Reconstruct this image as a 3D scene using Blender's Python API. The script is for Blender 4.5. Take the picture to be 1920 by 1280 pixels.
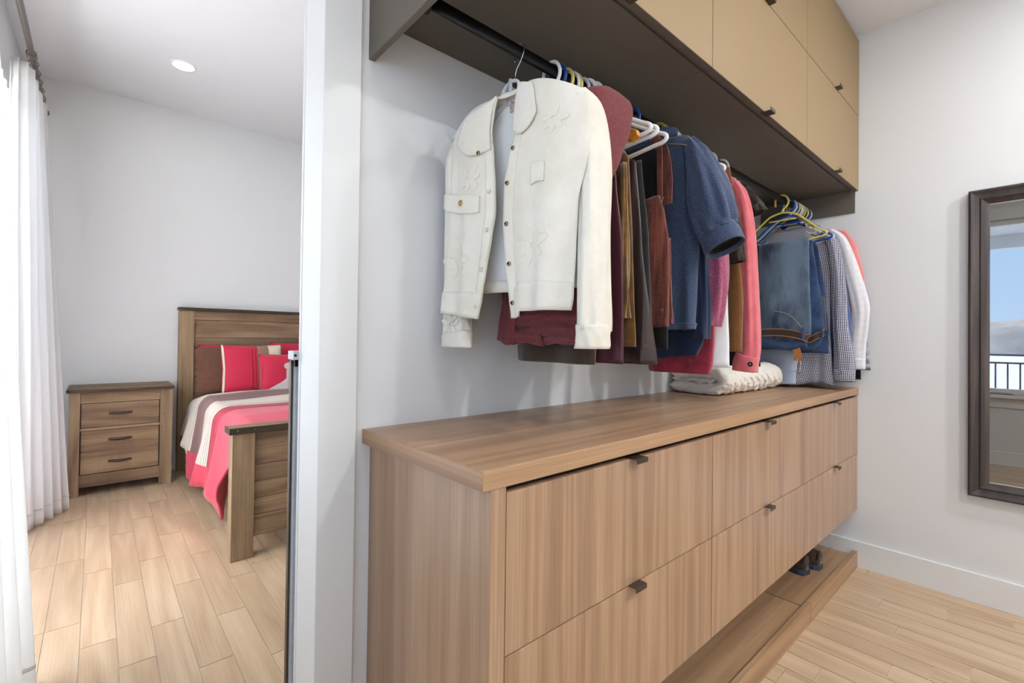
import bpy, bmesh, math, random
from mathutils import Vector, Matrix
random.seed(7)
scene = bpy.context.scene
for o in list(bpy.data.objects): bpy.data.objects.remove(o)
C = scene.collection
PI = math.pi

# ------------------------------------------------------------------ camera
cam_d = bpy.data.cameras.new('camera'); cam = bpy.data.objects.new('camera', cam_d); C.objects.link(cam)
cam_d.sensor_width = 36.0; cam_d.lens = 36.0 * 879.75 / 1920.0
cam_d.shift_y = -13.35 / 1920.0; cam_d.clip_start = .02; cam_d.clip_end = 3000
yaw, pit, rol = -0.7243, 0.0102, -0.0126
Rm = Matrix.Rotation(yaw, 3, 'Z') @ Matrix.Rotation(pit, 3, 'X') @ Matrix.Rotation(rol, 3, 'Y')
M = Matrix.Identity(4)
for r in range(3):
    M[r][0] = Rm[r][0]; M[r][1] = Rm[r][2]; M[r][2] = -Rm[r][1]
M[0][3], M[1][3], M[2][3] = 0.0, 0.0, 1.12
cam.matrix_world = M
scene.camera = cam

# ------------------------------------------------------------------ world and exposure
world = bpy.data.worlds.new('sky'); scene.world = world; world.use_nodes = True
wn = world.node_tree.nodes; wl = world.node_tree.links; wn.clear()
w_out = wn.new('ShaderNodeOutputWorld'); w_bg = wn.new('ShaderNodeBackground')
w_tc = wn.new('ShaderNodeTexCoord'); w_sep = wn.new('ShaderNodeSeparateXYZ'); w_ramp = wn.new('ShaderNodeValToRGB')
wl.new(w_tc.outputs['Generated'], w_sep.inputs[0]); wl.new(w_sep.outputs['Z'], w_ramp.inputs[0])
w_ramp.color_ramp.elements[0].position = 0.0; w_ramp.color_ramp.elements[0].color = (.52, .71, .95, 1)
w_ramp.color_ramp.elements[1].position = .35; w_ramp.color_ramp.elements[1].color = (.34, .57, .92, 1)
wl.new(w_ramp.outputs[0], w_bg.inputs[0]); w_bg.inputs[1].default_value = 2.5
wl.new(w_bg.outputs[0], w_out.inputs[0])
SUN = 10.0
sd = bpy.data.lights.new('sun', 'SUN'); sd.energy = SUN; sd.angle = .01; sd.color = (1, .90, .78)
so = bpy.data.objects.new('sun', sd); C.objects.link(so)
so.rotation_euler = Vector((.60, .18, -.78)).to_track_quat('-Z', 'Y').to_euler()   # high over the lake; the balcony roof keeps it off the glass
vs = scene.view_settings
vs.view_transform = 'Standard'; vs.look = 'None'; vs.gamma = 1.0; vs.use_curve_mapping = False; vs.exposure = 0.18
LAMP = 4.5          # watts of one closet downlight
LAMP_BED = 2.2
FILL_REAR = 22.0  # base watts of the added fill lamps behind the camera
# daylight arriving at the glazed bedroom door
ad = bpy.data.lights.new('daylight_door', 'AREA'); ad.shape = 'RECTANGLE'; ad.size = 2.2; ad.size_y = 2.4; ad.energy = 96; ad.color = (1.0, .985, .96)
ao = bpy.data.objects.new('daylight_door', ad); C.objects.link(ao); ao.location = (-.75, 2.6, 1.28); ao.rotation_euler = (PI / 2, 0, -PI / 2)

# ------------------------------------------------------------------ materials
def lin(c):
    r = []
    for v in c:
        v /= 255.0
        r.append(v / 12.92 if v <= .04045 else ((v + .055) / 1.055) ** 2.4)
    return (r[0], r[1], r[2], 1)
def new_mat(name):
    m = bpy.data.materials.new(name); m.use_nodes = True
    return m, m.node_tree.nodes, m.node_tree.links, m.node_tree.nodes['Principled BSDF']
def coords(n, l, scale=(1, 1, 1), rnd=False):
    tc = n.new('ShaderNodeTexCoord'); mp = n.new('ShaderNodeMapping'); mp.inputs['Scale'].default_value = scale
    src = tc.outputs['Object']
    if rnd:
        oi = n.new('ShaderNodeObjectInfo'); ml = n.new('ShaderNodeMath'); ml.operation = 'MULTIPLY'; ml.inputs[1].default_value = 17.3
        va = n.new('ShaderNodeVectorMath'); va.operation = 'ADD'
        l.new(oi.outputs['Random'], ml.inputs[0]); l.new(src, va.inputs[0]); l.new(ml.outputs[0], va.inputs[1]); src = va.outputs[0]
    l.new(src, mp.inputs[0])
    return mp.outputs[0]
def ramp(n, l, fac, stops):
    r = n.new('ShaderNodeValToRGB'); e = r.color_ramp.elements
    e[0].position, e[0].color = stops[0]; e[1].position, e[1].color = stops[-1]
    for p, c in stops[1:-1]:
        x = e.new(p); x.color = c
    l.new(fac, r.inputs[0]); return r.outputs[0]
def noise(n, l, vec, scale, detail=3, rough=.55, dist=0):
    t = n.new('ShaderNodeTexNoise'); t.inputs['Scale'].default_value = scale; t.inputs['Detail'].default_value = detail
    t.inputs['Roughness'].default_value = rough; t.inputs['Distortion'].default_value = dist
    l.new(vec, t.inputs['Vector']); return t.outputs['Fac']
def math_n(n, l, op, a, b=None):
    t = n.new('ShaderNodeMath'); t.operation = op
    for i, v in enumerate((a, b)):
        if v is None: continue
        if isinstance(v, (int, float)): t.inputs[i].default_value = v
        else: l.new(v, t.inputs[i])
    return t.outputs[0]
def mixc(n, l, fac, a, b, mode='MIX'):
    t = n.new('ShaderNodeMix'); t.data_type = 'RGBA'; t.blend_type = mode
    for i, v in ((0, fac), (6, a), (7, b)):
        if isinstance(v, (int, float, tuple)): t.inputs[i].default_value = v
        else: l.new(v, t.inputs[i])
    return t.outputs[2]
def bump(n, l, b, h, strength=.2, dist=.002):
    t = n.new('ShaderNodeBump'); t.inputs['Strength'].default_value = strength; t.inputs['Distance'].default_value = dist
    l.new(h, t.inputs['Height']); l.new(t.outputs[0], b.inputs['Normal'])
def plain(name, c, rough=.6, metal=0, spec=.5, c2=None, scale=8, bmp=0, bscale=200, sheen=0, stretch=(1, 1, 1), trans=0, ior=1.45):
    m, n, l, b = new_mat(name)
    b.inputs['Base Color'].default_value = lin(c); b.inputs['Roughness'].default_value = rough
    b.inputs['Metallic'].default_value = metal; b.inputs['Specular IOR Level'].default_value = spec
    b.inputs['Transmission Weight'].default_value = trans; b.inputs['IOR'].default_value = ior
    if sheen:
        b.inputs['Sheen Weight'].default_value = sheen; b.inputs['Sheen Roughness'].default_value = .4
    v = None
    if c2:
        v = coords(n, l, stretch, True)
        l.new(ramp(n, l, noise(n, l, v, scale, 4), [(.35, lin(c)), (.65, lin(c2))]), b.inputs['Base Color'])
    if bmp:
        v = v or coords(n, l, stretch, True)
        bump(n, l, b, noise(n, l, v, bscale, 2), bmp, .003)
    return m
def wood(name, light, mid, dark, axis, rough=.45, fig=1.6, rings=9, pore=.35, spec=.4, along=.09, tone=0, saw=0):
    m, n, l, b = new_mat(name)
    s = [1, 1, 1]; s[axis] = along
    v = coords(n, l, tuple(s), True)
    f = noise(n, l, v, fig * 2.2, 1.5, .4, .15)
    rg = math_n(n, l, 'SINE', math_n(n, l, 'MULTIPLY', f, rings * 6.28))
    rg = math_n(n, l, 'ADD', math_n(n, l, 'MULTIPLY', rg, .5), .5)
    broad = noise(n, l, v, fig * 5.5, 4, .62)
    k = math_n(n, l, 'ADD', math_n(n, l, 'MULTIPLY', rg, .26), math_n(n, l, 'MULTIPLY', broad, .74))
    col = ramp(n, l, k, [(.22, lin(dark)), (.48, lin(mid)), (.75, lin(light))])
    s2 = [1, 1, 1]; s2[axis] = .012
    p = noise(n, l, coords(n, l, tuple(s2), True), 260, 2, .6)
    pc = ramp(n, l, p, [(.36, (.62, .56, .5, 1)), (.56, (1, 1, 1, 1))])
    col = mixc(n, l, pore, col, pc, 'MULTIPLY')
    if saw:
        s3 = [8, 8, 8]; s3[axis] = 160
        q = noise(n, l, coords(n, l, tuple(s3), True), 1, 2, .5)
        col = mixc(n, l, saw, col, ramp(n, l, q, [(.38, (.5, .46, .42, 1)), (.6, (1, 1, 1, 1))]), 'MULTIPLY')
    if tone:
        oi = n.new('ShaderNodeObjectInfo')
        tc = ramp(n, l, oi.outputs['Random'], [(0, (1 - tone, 1 - tone, 1 - tone * .95, 1)), (1, (1, 1, 1, 1))])
        col = mixc(n, l, 1.0, col, tc, 'MULTIPLY')
    l.new(col, b.inputs['Base Color']); b.inputs['Roughness'].default_value = rough; b.inputs['Specular IOR Level'].default_value = spec
    bump(n, l, b, p, .06, .001)
    return m
def fabric(name, c, c2=None, scale=40, weave=900, bmp=.25, rough=.9, sheen=.25, stretch=(1, 1, 1), ribs=0, rib_axis=1, rib_dark=.6):
    m, n, l, b = new_mat(name)
    v = coords(n, l, stretch, True)
    col = None
    if c2:
        col = ramp(n, l, noise(n, l, v, scale, 4, .65), [(.36, lin(c)), (.64, lin(c2))])
    h = noise(n, l, coords(n, l, (1, 1, 1)), weave, 2)
    if ribs:
        tc = n.new('ShaderNodeTexCoord'); sp = n.new('ShaderNodeSeparateXYZ'); l.new(tc.outputs['Object'], sp.inputs[0])
        if rib_axis == 1:
            an = n.new('ShaderNodeAttribute'); an.attribute_name = 'cloth'; l.new(an.outputs['Vector'], sp.inputs[0]); a = sp.outputs[0]
        else: a = sp.outputs[rib_axis]
        a = math_n(n, l, 'SINE', math_n(n, l, 'MULTIPLY', a, ribs * 6.28))
        h = math_n(n, l, 'ADD', math_n(n, l, 'MULTIPLY', a, .5), .5)
        dk = tuple(x * rib_dark for x in lin(c)[:3]) + (1,)
        col = mixc(n, l, h, dk, col if col else lin(c))
    if col: l.new(col, b.inputs['Base Color'])
    else: b.inputs['Base Color'].default_value = lin(c)
    b.inputs['Roughness'].default_value = rough; b.inputs['Specular IOR Level'].default_value = .2
    b.inputs['Sheen Weight'].default_value = sheen; b.inputs['Sheen Roughness'].default_value = .5
    bump(n, l, b, h, bmp, .002)
    return m
def checks(name, ground, line, per, duty=.0, line2=None, soft=.4):
    m, n, l, b = new_mat(name)
    an = n.new('ShaderNodeAttribute'); an.attribute_name = 'cloth'; sp = n.new('ShaderNodeSeparateXYZ'); l.new(an.outputs['Vector'], sp.inputs[0])
    u = sp.outputs[0]
    def st(a): return math_n(n, l, 'GREATER_THAN', math_n(n, l, 'SINE', math_n(n, l, 'MULTIPLY', a, 6.2832 / per)), duty)
    a, c = st(u), st(sp.outputs[1])
    col = mixc(n, l, math_n(n, l, 'MULTIPLY', a, soft), lin(ground), lin(line))
    col = mixc(n, l, math_n(n, l, 'MULTIPLY', c, soft), col, lin(line2 or line))
    l.new(col, b.inputs['Base Color']); b.inputs['Roughness'].default_value = .9; b.inputs['Specular IOR Level'].default_value = .2
    return m

MT = {}
MT['wall'] = plain('wall_paint', (224, 224, 223), .75, spec=.25, bmp=.03, bscale=300)
MT['ceiling'] = plain('ceiling_paint', (232, 233, 234), .85, spec=.2)
MT['trim'] = plain('trim_paint', (228, 228, 225), .4, spec=.4)
MT['grout'] = plain('grout', (234, 224, 208), .9, c2=(224, 212, 194), scale=30)
MT['tile'] = wood('wood_look_tile', (212, 187, 157), (200, 173, 142), (183, 155, 125), 1, rough=.38, fig=2.6, rings=6, pore=.25, along=.10, tone=.10)
MT['lam_v'] = wood('laminate_vertical_grain', (184, 151, 121), (170, 136, 107), (148, 115, 90), 2, rough=.3, spec=.75, fig=3.2, rings=9, pore=.45, along=.035)
MT['lam_h'] = wood('laminate_lengthwise_grain', (188, 152, 117), (173, 136, 102), (150, 115, 85), 0, rough=.33, fig=3.0, rings=7, pore=.4, along=.035)
MT['lam_y'] = wood('laminate_crosswise_grain', (186, 150, 118), (170, 134, 104), (148, 113, 87), 1, rough=.42, fig=3.2, rings=8, pore=.4, along=.035)
MT['tan'] = plain('tan_matt_lacquer', (152, 128, 94), .5, spec=.35)
MT['dark'] = plain('dark_taupe_board', (100, 92, 82), .55, spec=.35)
MT['gapdark'] = plain('shadow_gap_board', (46, 36, 28), .7)
MT['bronze'] = plain('dark_bronze_metal', (92, 80, 68), .4, metal=.8)
MT['blackmetal'] = plain('black_metal', (22, 20, 19), .35, metal=.6)
MT['rust_h'] = wood('rustic_board_lengthwise', (176, 148, 116), (148, 120, 92), (108, 86, 66), 0, rough=.65, fig=3.2, rings=4, pore=.5, along=.10, tone=.3, saw=.12)
MT['rust_v'] = wood('rustic_board_upright', (180, 152, 120), (154, 128, 98), (118, 96, 74), 2, rough=.65, fig=3.2, rings=4, pore=.5, along=.10, tone=.18, saw=.12)
MT['rivet'] = plain('aged_iron', (78, 68, 58), .45, metal=.6)
MT['chrome'] = plain('brushed_steel', (190, 190, 192), .3, metal=.9)
MT['mirror'] = plain('mirror_glass', (156, 156, 156), .0, metal=1.0)
MT['frame'] = wood('dark_mirror_frame_wood', (92, 82, 78), (66, 58, 56), (46, 41, 41), 2, rough=.5, fig=4, rings=4, along=.1)
MT['glass'] = plain('window_glass', (255, 255, 255), 0, trans=1.0, ior=1.0, spec=0)
MT['pvc'] = plain('white_window_frame', (232, 232, 230), .4)
MT['curtain'] = fabric('white_curtain_cloth', (240, 239, 236), weave=700, bmp=.1, sheen=.1)
_m = MT['curtain']; _n = _m.node_tree.nodes; _l = _m.node_tree.links
_tr = _n.new('ShaderNodeBsdfTranslucent'); _tr.inputs[0].default_value = (.95, .95, .95, 1); _mx = _n.new('ShaderNodeMixShader'); _mx.inputs[0].default_value = .5
_l.new(_n['Principled BSDF'].outputs[0], _mx.inputs[1]); _l.new(_tr.outputs[0], _mx.inputs[2]); _l.new(_mx.outputs[0], _n['Material Output'].inputs[0])
MT['lampring'] = plain('white_lamp_trim', (240, 240, 238), .4)
def emit(name, c, s):
    m, n, l, b = new_mat(name); b.inputs['Base Color'].default_value = (0, 0, 0, 1)
    b.inputs['Emission Color'].default_value = c; b.inputs['Emission Strength'].default_value = s; return m
MT['lens'] = emit('lit_lamp_lens', (1, .96, .9, 1), 6)

# ------------------------------------------------------------------ mesh helpers
ROOT = {}
def thing(name, label, cat, loc=(0, 0, 0), group=None):
    o = bpy.data.objects.new(name, None); C.objects.link(o); o.location = loc; o.empty_display_size = .05
    o['label'] = label; o['category'] = cat
    if group: o['group'] = group
    ROOT[o.name] = Vector(loc); return o
def tag(o, label, cat, group=None):
    o['label'] = label; o['category'] = cat
    if group: o['group'] = group
    return o
class MB:
    def __init__(s): s.v = []; s.f = []
    def add(s, v, f):
        k = len(s.v); s.v += [tuple(p) for p in v]; s.f += [tuple(i + k for i in q) for q in f]; return s
    def box(s, x0, x1, y0, y1, z0, z1):
        v = [(x, y, z) for z in (z0, z1) for y in (y0, y1) for x in (x0, x1)]
        return s.add(v, [(0, 2, 3, 1), (4, 5, 7, 6), (0, 1, 5, 4), (2, 6, 7, 3), (0, 4, 6, 2), (1, 3, 7, 5)])
    def tube(s, pts, r, n=8, cap=True, closed=False):
        pts = [Vector(p) for p in pts]; rr = r if isinstance(r, (list, tuple)) else [r] * len(pts)
        v = []; f = []; m = len(pts); up = None
        for i, p in enumerate(pts):
            if closed: t = pts[(i + 1) % m] - pts[i - 1]
            else: t = pts[min(i + 1, m - 1)] - pts[max(i - 1, 0)]
            t.normalize()
            if up is None:
                up = Vector((1, 0, 0)) if abs(t.x) < .9 else Vector((0, 0, 1))
            a = (up - t * up.dot(t)).normalized(); up = a; b = t.cross(a)
            for k in range(n):
                q = 2 * PI * k / n; v.append(p + (a * math.cos(q) + b * math.sin(q)) * rr[i])
        for i in range(m if closed else m - 1):
            j = (i + 1) % m
            for k in range(n): f.append((i * n + k, i * n + (k + 1) % n, j * n + (k + 1) % n, j * n + k))
        if cap and not closed: f.append(tuple(reversed(range(n)))); f.append(tuple(range((m - 1) * n, m * n)))
        return s.add(v, f)
    def rings(s, rs, cap0=True, cap1=True):
        n = len(rs[0]); v = [p for r in rs for p in r]; f = []
        for i in range(len(rs) - 1):
            for k in range(n): f.append((i * n + k, i * n + (k + 1) % n, (i + 1) * n + (k + 1) % n, (i + 1) * n + k))
        if cap0: f.append(tuple(reversed(range(n))))
        if cap1: f.append(tuple(range((len(rs) - 1) * n, len(rs) * n)))
        return s.add(v, f)
    def disc(s, c, axis, r, h, n=20, dome=0):
        c = Vector(c); ax = Vector(axis).normalized(); a = ax.orthogonal().normalized(); b = ax.cross(a)
        def R(rad, d): return [c + ax * d + (a * math.cos(2 * PI * k / n) + b * math.sin(2 * PI * k / n)) * rad for k in range(n)]
        rs = [R(r, 0), R(r, h * .6), R(r * .85, h)]
        if dome: rs += [R(r * .5, h + dome * .8), R(r * .1, h + dome)]
        return s.rings(rs)
    def grid(s, fn, nu, nv):
        v = [fn(i / nu, j / nv) for j in range(nv + 1) for i in range(nu + 1)]
        f = [(j * (nu + 1) + i, j * (nu + 1) + i + 1, (j + 1) * (nu + 1) + i + 1, (j + 1) * (nu + 1) + i) for j in range(nv) for i in range(nu)]
        return s.add(v, f)
    def prism(s, poly, off):
        n = len(poly); o = Vector(off); v = [Vector(p) for p in poly] + [Vector(p) + o for p in poly]
        f = [tuple(reversed(range(n))), tuple(range(n, 2 * n))] + [(i, (i + 1) % n, n + (i + 1) % n, n + i) for i in range(n)]
        return s.add(v, f)
    uv = None
    def build(s, name, mat, parent=None, bevel=0, smooth=False, solid=0, seg=2, sub=0, fix=True):
        base = Vector((0, 0, 0)); q = parent
        while q is not None:
            base = base + (ROOT.get(q.name, Vector((0, 0, 0)))); q = q.parent
        me = bpy.data.meshes.new(name); me.from_pydata([tuple(Vector(p) - base) for p in s.v], [], s.f)
        if fix:
            bm = bmesh.new(); bm.from_mesh(me); bmesh.ops.recalc_face_normals(bm, faces=bm.faces); bm.to_mesh(me); bm.free()
        me.materials.append(MT[mat] if isinstance(mat, str) else mat)
        if s.uv and len(s.uv) == len(me.vertices):
            at = me.attributes.new('cloth', 'FLOAT_VECTOR', 'POINT'); at.data.foreach_set('vector', [c for q in s.uv for c in (q[0], q[1], 0.0)])
        o = bpy.data.objects.new(name, me); C.objects.link(o)
        if parent is not None: o.parent = parent
        if smooth:
            for p in me.polygons: p.use_smooth = True
        if solid:
            md = o.modifiers.new('thickness', 'SOLIDIFY'); md.thickness = solid; md.offset = 0
        if bevel:
            md = o.modifiers.new('bevel', 'BEVEL'); md.width = bevel; md.segments = seg; md.limit_method = 'ANGLE'
        if sub:
            md = o.modifiers.new('subdivision', 'SUBSURF'); md.levels = sub; md.render_levels = sub
        return o
def box(name, b, mat, parent=None, bevel=.0015):
    return MB().box(*b).build(name, mat, parent, bevel)
def structure(o): o['kind'] = 'structure'; return o
def lerp_tab(tab, z):
    # tab: rows sorted from high z to low z, first column z
    if z >= tab[0][0]: return tab[0][1:]
    for a, b in zip(tab, tab[1:]):
        if z >= b[0]:
            k = (a[0] - z) / (a[0] - b[0] + 1e-9); k = k * k * (3 - 2 * k) * .5 + k * .5
            return tuple(p + (q - p) * k for p, q in zip(a[1:], b[1:]))
    return tab[-1][1:]
def spline(pts, n):
    pts = [Vector(p) for p in pts]; out = []
    P = [pts[0] * 2 - pts[1]] + pts + [pts[-1] * 2 - pts[-2]]
    m = len(pts) - 1
    for i in range(m):
        for k in range(n):
            t = k / n; a, b, c, d = P[i:i + 4]
            out.append(.5 * ((2 * b) + (c - a) * t + (2 * a - 5 * b + 4 * c - d) * t * t + (3 * b - a - 3 * c + d) * t ** 3))
    out.append(pts[-1]); return out

# ================================================================== THE ROOM
YB = 1.087; XR = 2.888; ZC = 2.688; ZB = 2.99; YF = 4.80; XL = -.42; XL2 = -.60; YJ = 1.25; YREAR = -1.75
structure(MB().box(XL - .2, 3.7, YREAR - .1, YF + .1, -.06, -.004).build('floor', 'grout'))
floor = bpy.data.objects['floor']; ROOT['floor'] = Vector((0, 0, 0))
# wood-look tiles, 0.101 x 0.69 m in a free running bond, along y
TL, TW = .6905, .1013
ends = {-7: .401, -6: .401, -5: .191, -4: .668, -3: .188, -2: .498, -1: .113, 0: .416, 1: .506, 15: .346, 16: .251, 17: .16, 20: .462, 21: .262, 22: .073, 12: .581, 23: .568}
for i in range(-12, 26):
    if i not in ends: ends[i] = ((i * 37 % 11) / 11 * .69)
def tile_mesh(L):
    mb = MB().box(0, TW - .003, 0, L - .003, -.006, 0)
    me = bpy.data.meshes.new('plank'); me.from_pydata(mb.v, [], mb.f); me.materials.append(MT['tile']); return me
me_t = tile_mesh(TL); rest = MB(); edge_meshes = {}
for i in range(-11, 25):
    x0 = .478 + (i - 1) * TW + TW + .0015
    xa = .478 + i * TW
    x_lo = XL if xa > XL else XL2
    if xa < XL2: continue
    y = YREAR + (ends[i] - YREAR) % TL - TL
    while y < YF:
        a, b = max(y, YREAR), min(y + TL, YF)
        yc = (a + b) / 2; xc = xa + TW / 2
        if b - a > .03 and xa + TW < XR + .1 or (b - a > .03 and yc > 1.3):
            seen = (1.2 < b and a < YF and -.36 < xc < 1.3 and xc < .36 * yc + .1) or (xc > 1.5 and xc < XR + .1 and yc > -.55 and a < .7)
            wd = min(TW, (XR - xa) if yc < 1.1 else 9)
            if seen and wd > .02:
                if abs((b - a) - TL) < 1e-6 and wd == TW: me = me_t
                else:
                    me = bpy.data.meshes.new('plank'); q = MB().box(0, wd - .003, 0, (b - a) - .003, -.006, 0)
                    me.from_pydata(q.v, [], q.f); me.materials.append(MT['tile'])
                o = bpy.data.objects.new('plank', me); C.objects.link(o); o.location = (xa + .0015, a + .0015, 0); o.parent = floor
            elif wd > .02:
                rest.box(xa + .0015, xa + wd - .0015, a + .0015, b - .0015, -.006, 0)
        y += TL
ro = rest.build('plank_field', 'tile', floor); ro['kind'] = 'stuff'

structure(MB().box(XL2 - .1, XR + .1, YREAR - .1, YB + .07, ZC, ZC + .1).build('ceiling', 'ceiling'))
structure(MB().box(XL2 - .1, 3.7, YB + .07, YF + .1, ZB, ZB + .1).build('ceiling_bedroom', 'ceiling'))
structure(MB().box(XR, XR + .1, YREAR, YB, 0, ZC).build('wall_right', 'wall'))
structure(MB().box(3.6, 3.7, YB, YF, 0, ZB).build('wall_bedroom_right', 'wall'))
structure(MB().box(XL - .1, 3.7, YF, YF + .1, 0, ZB).build('wall_far', 'wall'))
structure(MB().box(XL2, XR + .1, YREAR - .1, YREAR, 0, ZC).build('wall_rear', 'wall'))
# partition behind the clothes, with the opening to the bedroom at its left end
structure(MB().box(.392, 3.7, YB, YB + .118, 0, ZB).box(XL2, .392, YB, YB + .118, 2.35, ZB).build('wall_middle', 'wall'))
# left outer wall: window in front of the camera's side, glazed door in the bedroom
WIN = (-1.1, .95, .66, 2.30); DOOR = (1.45, 4.27, .03, 2.515)
structure(MB().box(XL2 - .1, XL2, YREAR, WIN[0], 0, ZC).box(XL2 - .1, XL2, WIN[1], YJ, 0, ZC)
          .box(XL2 - .1, XL2, WIN[0], WIN[1], 0, WIN[2]).box(XL2 - .1, XL2, WIN[0], WIN[1], WIN[3], ZC)
          .box(XL2 - .1, XL, YJ, YJ + .1, 0, ZB).build('wall_left', 'wall'))
structure(MB().box(XL - .1, XL, YJ + .1, DOOR[0], 0, ZB).box(XL - .1, XL, DOOR[1], YF, 0, ZB)
          .box(XL - .1, XL, DOOR[0], DOOR[1], DOOR[3], ZB).box(XL - .1, XL, DOOR[0], DOOR[1], 0, DOOR[2]).build('wall_bedroom_left', 'wall'))
structure(box('baseboard_right', (XR - .014, XR, YREAR, YB, 0, .128), 'trim', None, .0018))
structure(box('baseboard_far', (XL, 3.6, YF - .014, YF, 0, .128), 'trim', None, .0018))
structure(box('baseboard_left', (XL2, XL2 + .014, YREAR, 1.2, 0, .128), 'trim', None, .0018))
# casing and jamb of the opening
structure(box('trim_1', (.374, .462, YB - .013, YB, 0, 2.42), 'trim', None, .0018))
structure(box('trim_2', (.374, .462, YB + .118, YB + .131, 0, 2.42), 'trim', None, .0018))
structure(MB().box(.376, .392, YB - .004, YB + .122, 0, 2.35).build('trim_3', 'trim', None, .002))
structure(box('trim_4', (XL2, .462, YB - .013, YB, 2.345, 2.43), 'trim', None, .0018))

# window by the camera (seen in the mirror)
w1 = structure(MB().box(XL2 - .1, XL2 - .02, WIN[0], WIN[1], WIN[2], WIN[2] + .05).box(XL2 - .1, XL2 - .02, WIN[0], WIN[1], WIN[3] - .05, WIN[3])
               .box(XL2 - .1, XL2 - .02, WIN[0], WIN[0] + .05, WIN[2], WIN[3]).box(XL2 - .1, XL2 - .02, WIN[1] - .05, WIN[1], WIN[2], WIN[3]).build('window_1', 'pvc', None, .003))
box('pane', (XL2 - .066, XL2 - .06, WIN[0] + .04, WIN[1] - .04, WIN[2] + .04, WIN[3] - .04), 'glass', w1, 0)
box('sill', (XL2 - .02, XL2 + .06, WIN[0] - .06, WIN[1] + .06, WIN[2] - .03, WIN[2]), 'pvc', w1)
box('apron', (XL2, XL2 + .016, WIN[0] - .06, WIN[1] + .06, WIN[2] - .12, WIN[2] - .03), 'pvc', w1)
box('head_casing', (XL2, XL2 + .016, WIN[0] - .1, WIN[1] + .1, WIN[3], WIN[3] + .11), 'pvc', w1)
MB().box(XL2 - .02, XL2 + .03, .18, .36, WIN[2] + .004, WIN[2] + .018).build('crank_handle', 'chrome', w1, .003)
# glazed sliding door behind the curtains
d1 = structure(MB().box(XL - .1, XL - .03, DOOR[0], DOOR[1], DOOR[3] - .06, DOOR[3]).box(XL - .1, XL - .03, DOOR[0], DOOR[1], DOOR[2], DOOR[2] + .08)
               .box(XL - .1, XL - .03, DOOR[0], DOOR[0] + .06, DOOR[2], DOOR[3]).box(XL - .1, XL - .03, DOOR[1] - .06, DOOR[1], DOOR[2], DOOR[3])
               .box(XL - .1, XL - .03, 2.82, 2.90, DOOR[2], DOOR[3]).build('door_1', 'pvc', None, .003))
box('pane', (XL - .07, XL - .064, DOOR[0] + .05, 2.83, DOOR[2] + .07, DOOR[3] - .05), 'glass', d1, 0)
box('pane', (XL - .07, XL - .064, 2.89, DOOR[1] - .05, DOOR[2] + .07, DOOR[3] - .05), 'glass', d1, 0)

# ------------------------------------------------------------------ recessed ceiling lamps, some added unseen as fill
def downlight(x, y, z, watts, label, col=(.97, .985, 1.0), r=.062):
    t = thing('ceiling_light', label, 'ceiling light', (x, y, z), 'recessed ceiling lights')
    n = 28
    def R(rad, dz): return [(x + rad * math.cos(2 * PI * k / n), y + rad * math.sin(2 * PI * k / n), z + dz) for k in range(n)]
    MB().rings([R(r + .014, 0), R(r + .013, -.005), R(r + .002, -.006), R(r, -.001)], False, False).build('trim_ring', 'lampring', t, smooth=True)
    MB().rings([R(r, -.0005), R(r, -.003)]).build('lens', 'lens', t)
    ld = bpy.data.lights.new('downlight', 'AREA'); ld.shape = 'DISK'; ld.size = r * 2; ld.energy = watts; ld.color = col
    lo = bpy.data.objects.new('downlight', ld); C.objects.link(lo); lo.parent = t; lo.location = (0, 0, -.008)
downlight(.30, -.35, ZC, LAMP, 'recessed downlight in the closet ceiling above the camera')
downlight(1.45, -.35, ZC, LAMP, 'recessed downlight in the closet ceiling facing the middle cabinets')
downlight(2.35, -.35, ZC, LAMP, 'recessed downlight in the closet ceiling near the mirror')
downlight(-.25, -.95, ZC, FILL_REAR * .12, 'added unseen fill downlight behind the camera near the window')  # from here, fill lamps added behind the camera for light on the fronts
downlight(1.35, -1.3, ZC, FILL_REAR * .9, 'added unseen fill downlight behind the camera in the middle of the closet')
downlight(2.2, -1.3, ZC, FILL_REAR * 1.15, 'added unseen fill downlight behind the camera near the right wall')
downlight(.42, 3.955, ZB, LAMP_BED, 'lit round recessed downlight in the bedroom ceiling')
downlight(.55, 2.2, ZB, LAMP_BED, 'added unseen fill downlight in the bedroom ceiling above the bed foot')  # this and the remaining bedroom lamps are added unseen to brighten the room
downlight(2.4, 3.955, ZB, LAMP_BED, 'added unseen fill downlight in the bedroom ceiling beyond the partition')
downlight(2.4, 2.2, ZB, LAMP_BED, 'added unseen fill downlight in the bedroom ceiling behind the partition')

# ------------------------------------------------------------------ outside, seen through the window
MT['snow'] = plain('snow_on_lake_ice', (226, 228, 232), .8, c2=(212, 216, 224), scale=.02)
MT['hill'] = plain('bare_wooded_hill', (168, 162, 158), .95, c2=(192, 187, 182), scale=.06, spec=.1)
MT['soffit'] = plain('pale_soffit_boards', (222, 226, 230), .7)
MT['deck'] = plain('grey_deck_boards', (196, 190, 182), .8, c2=(178, 172, 164), scale=3, stretch=(1, .1, 1))
MT['rail'] = plain('dark_grey_railing_metal', (104, 110, 120), .5, metal=.2)
MT['housew'] = plain('distant_white_house', (214, 214, 212), .8)
tag(MB().box(-900, -6, -600, 600, -4.2, -4.0).build('frozen_lake', 'snow'), 'white snow covered frozen lake seen in the mirror', 'lake')
def hill_fn(u, v):
    y = -600 + 1200 * u; h = 17 + 3.0 * math.sin(u * 17) + 1.6 * math.sin(u * 53 + 1) + 1.0 * math.sin(u * 131)
    return (-390 - 160 * v, y, -4 + (h + 4) * math.sin(min(1, v * 1.0) * PI) ** .6)
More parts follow.
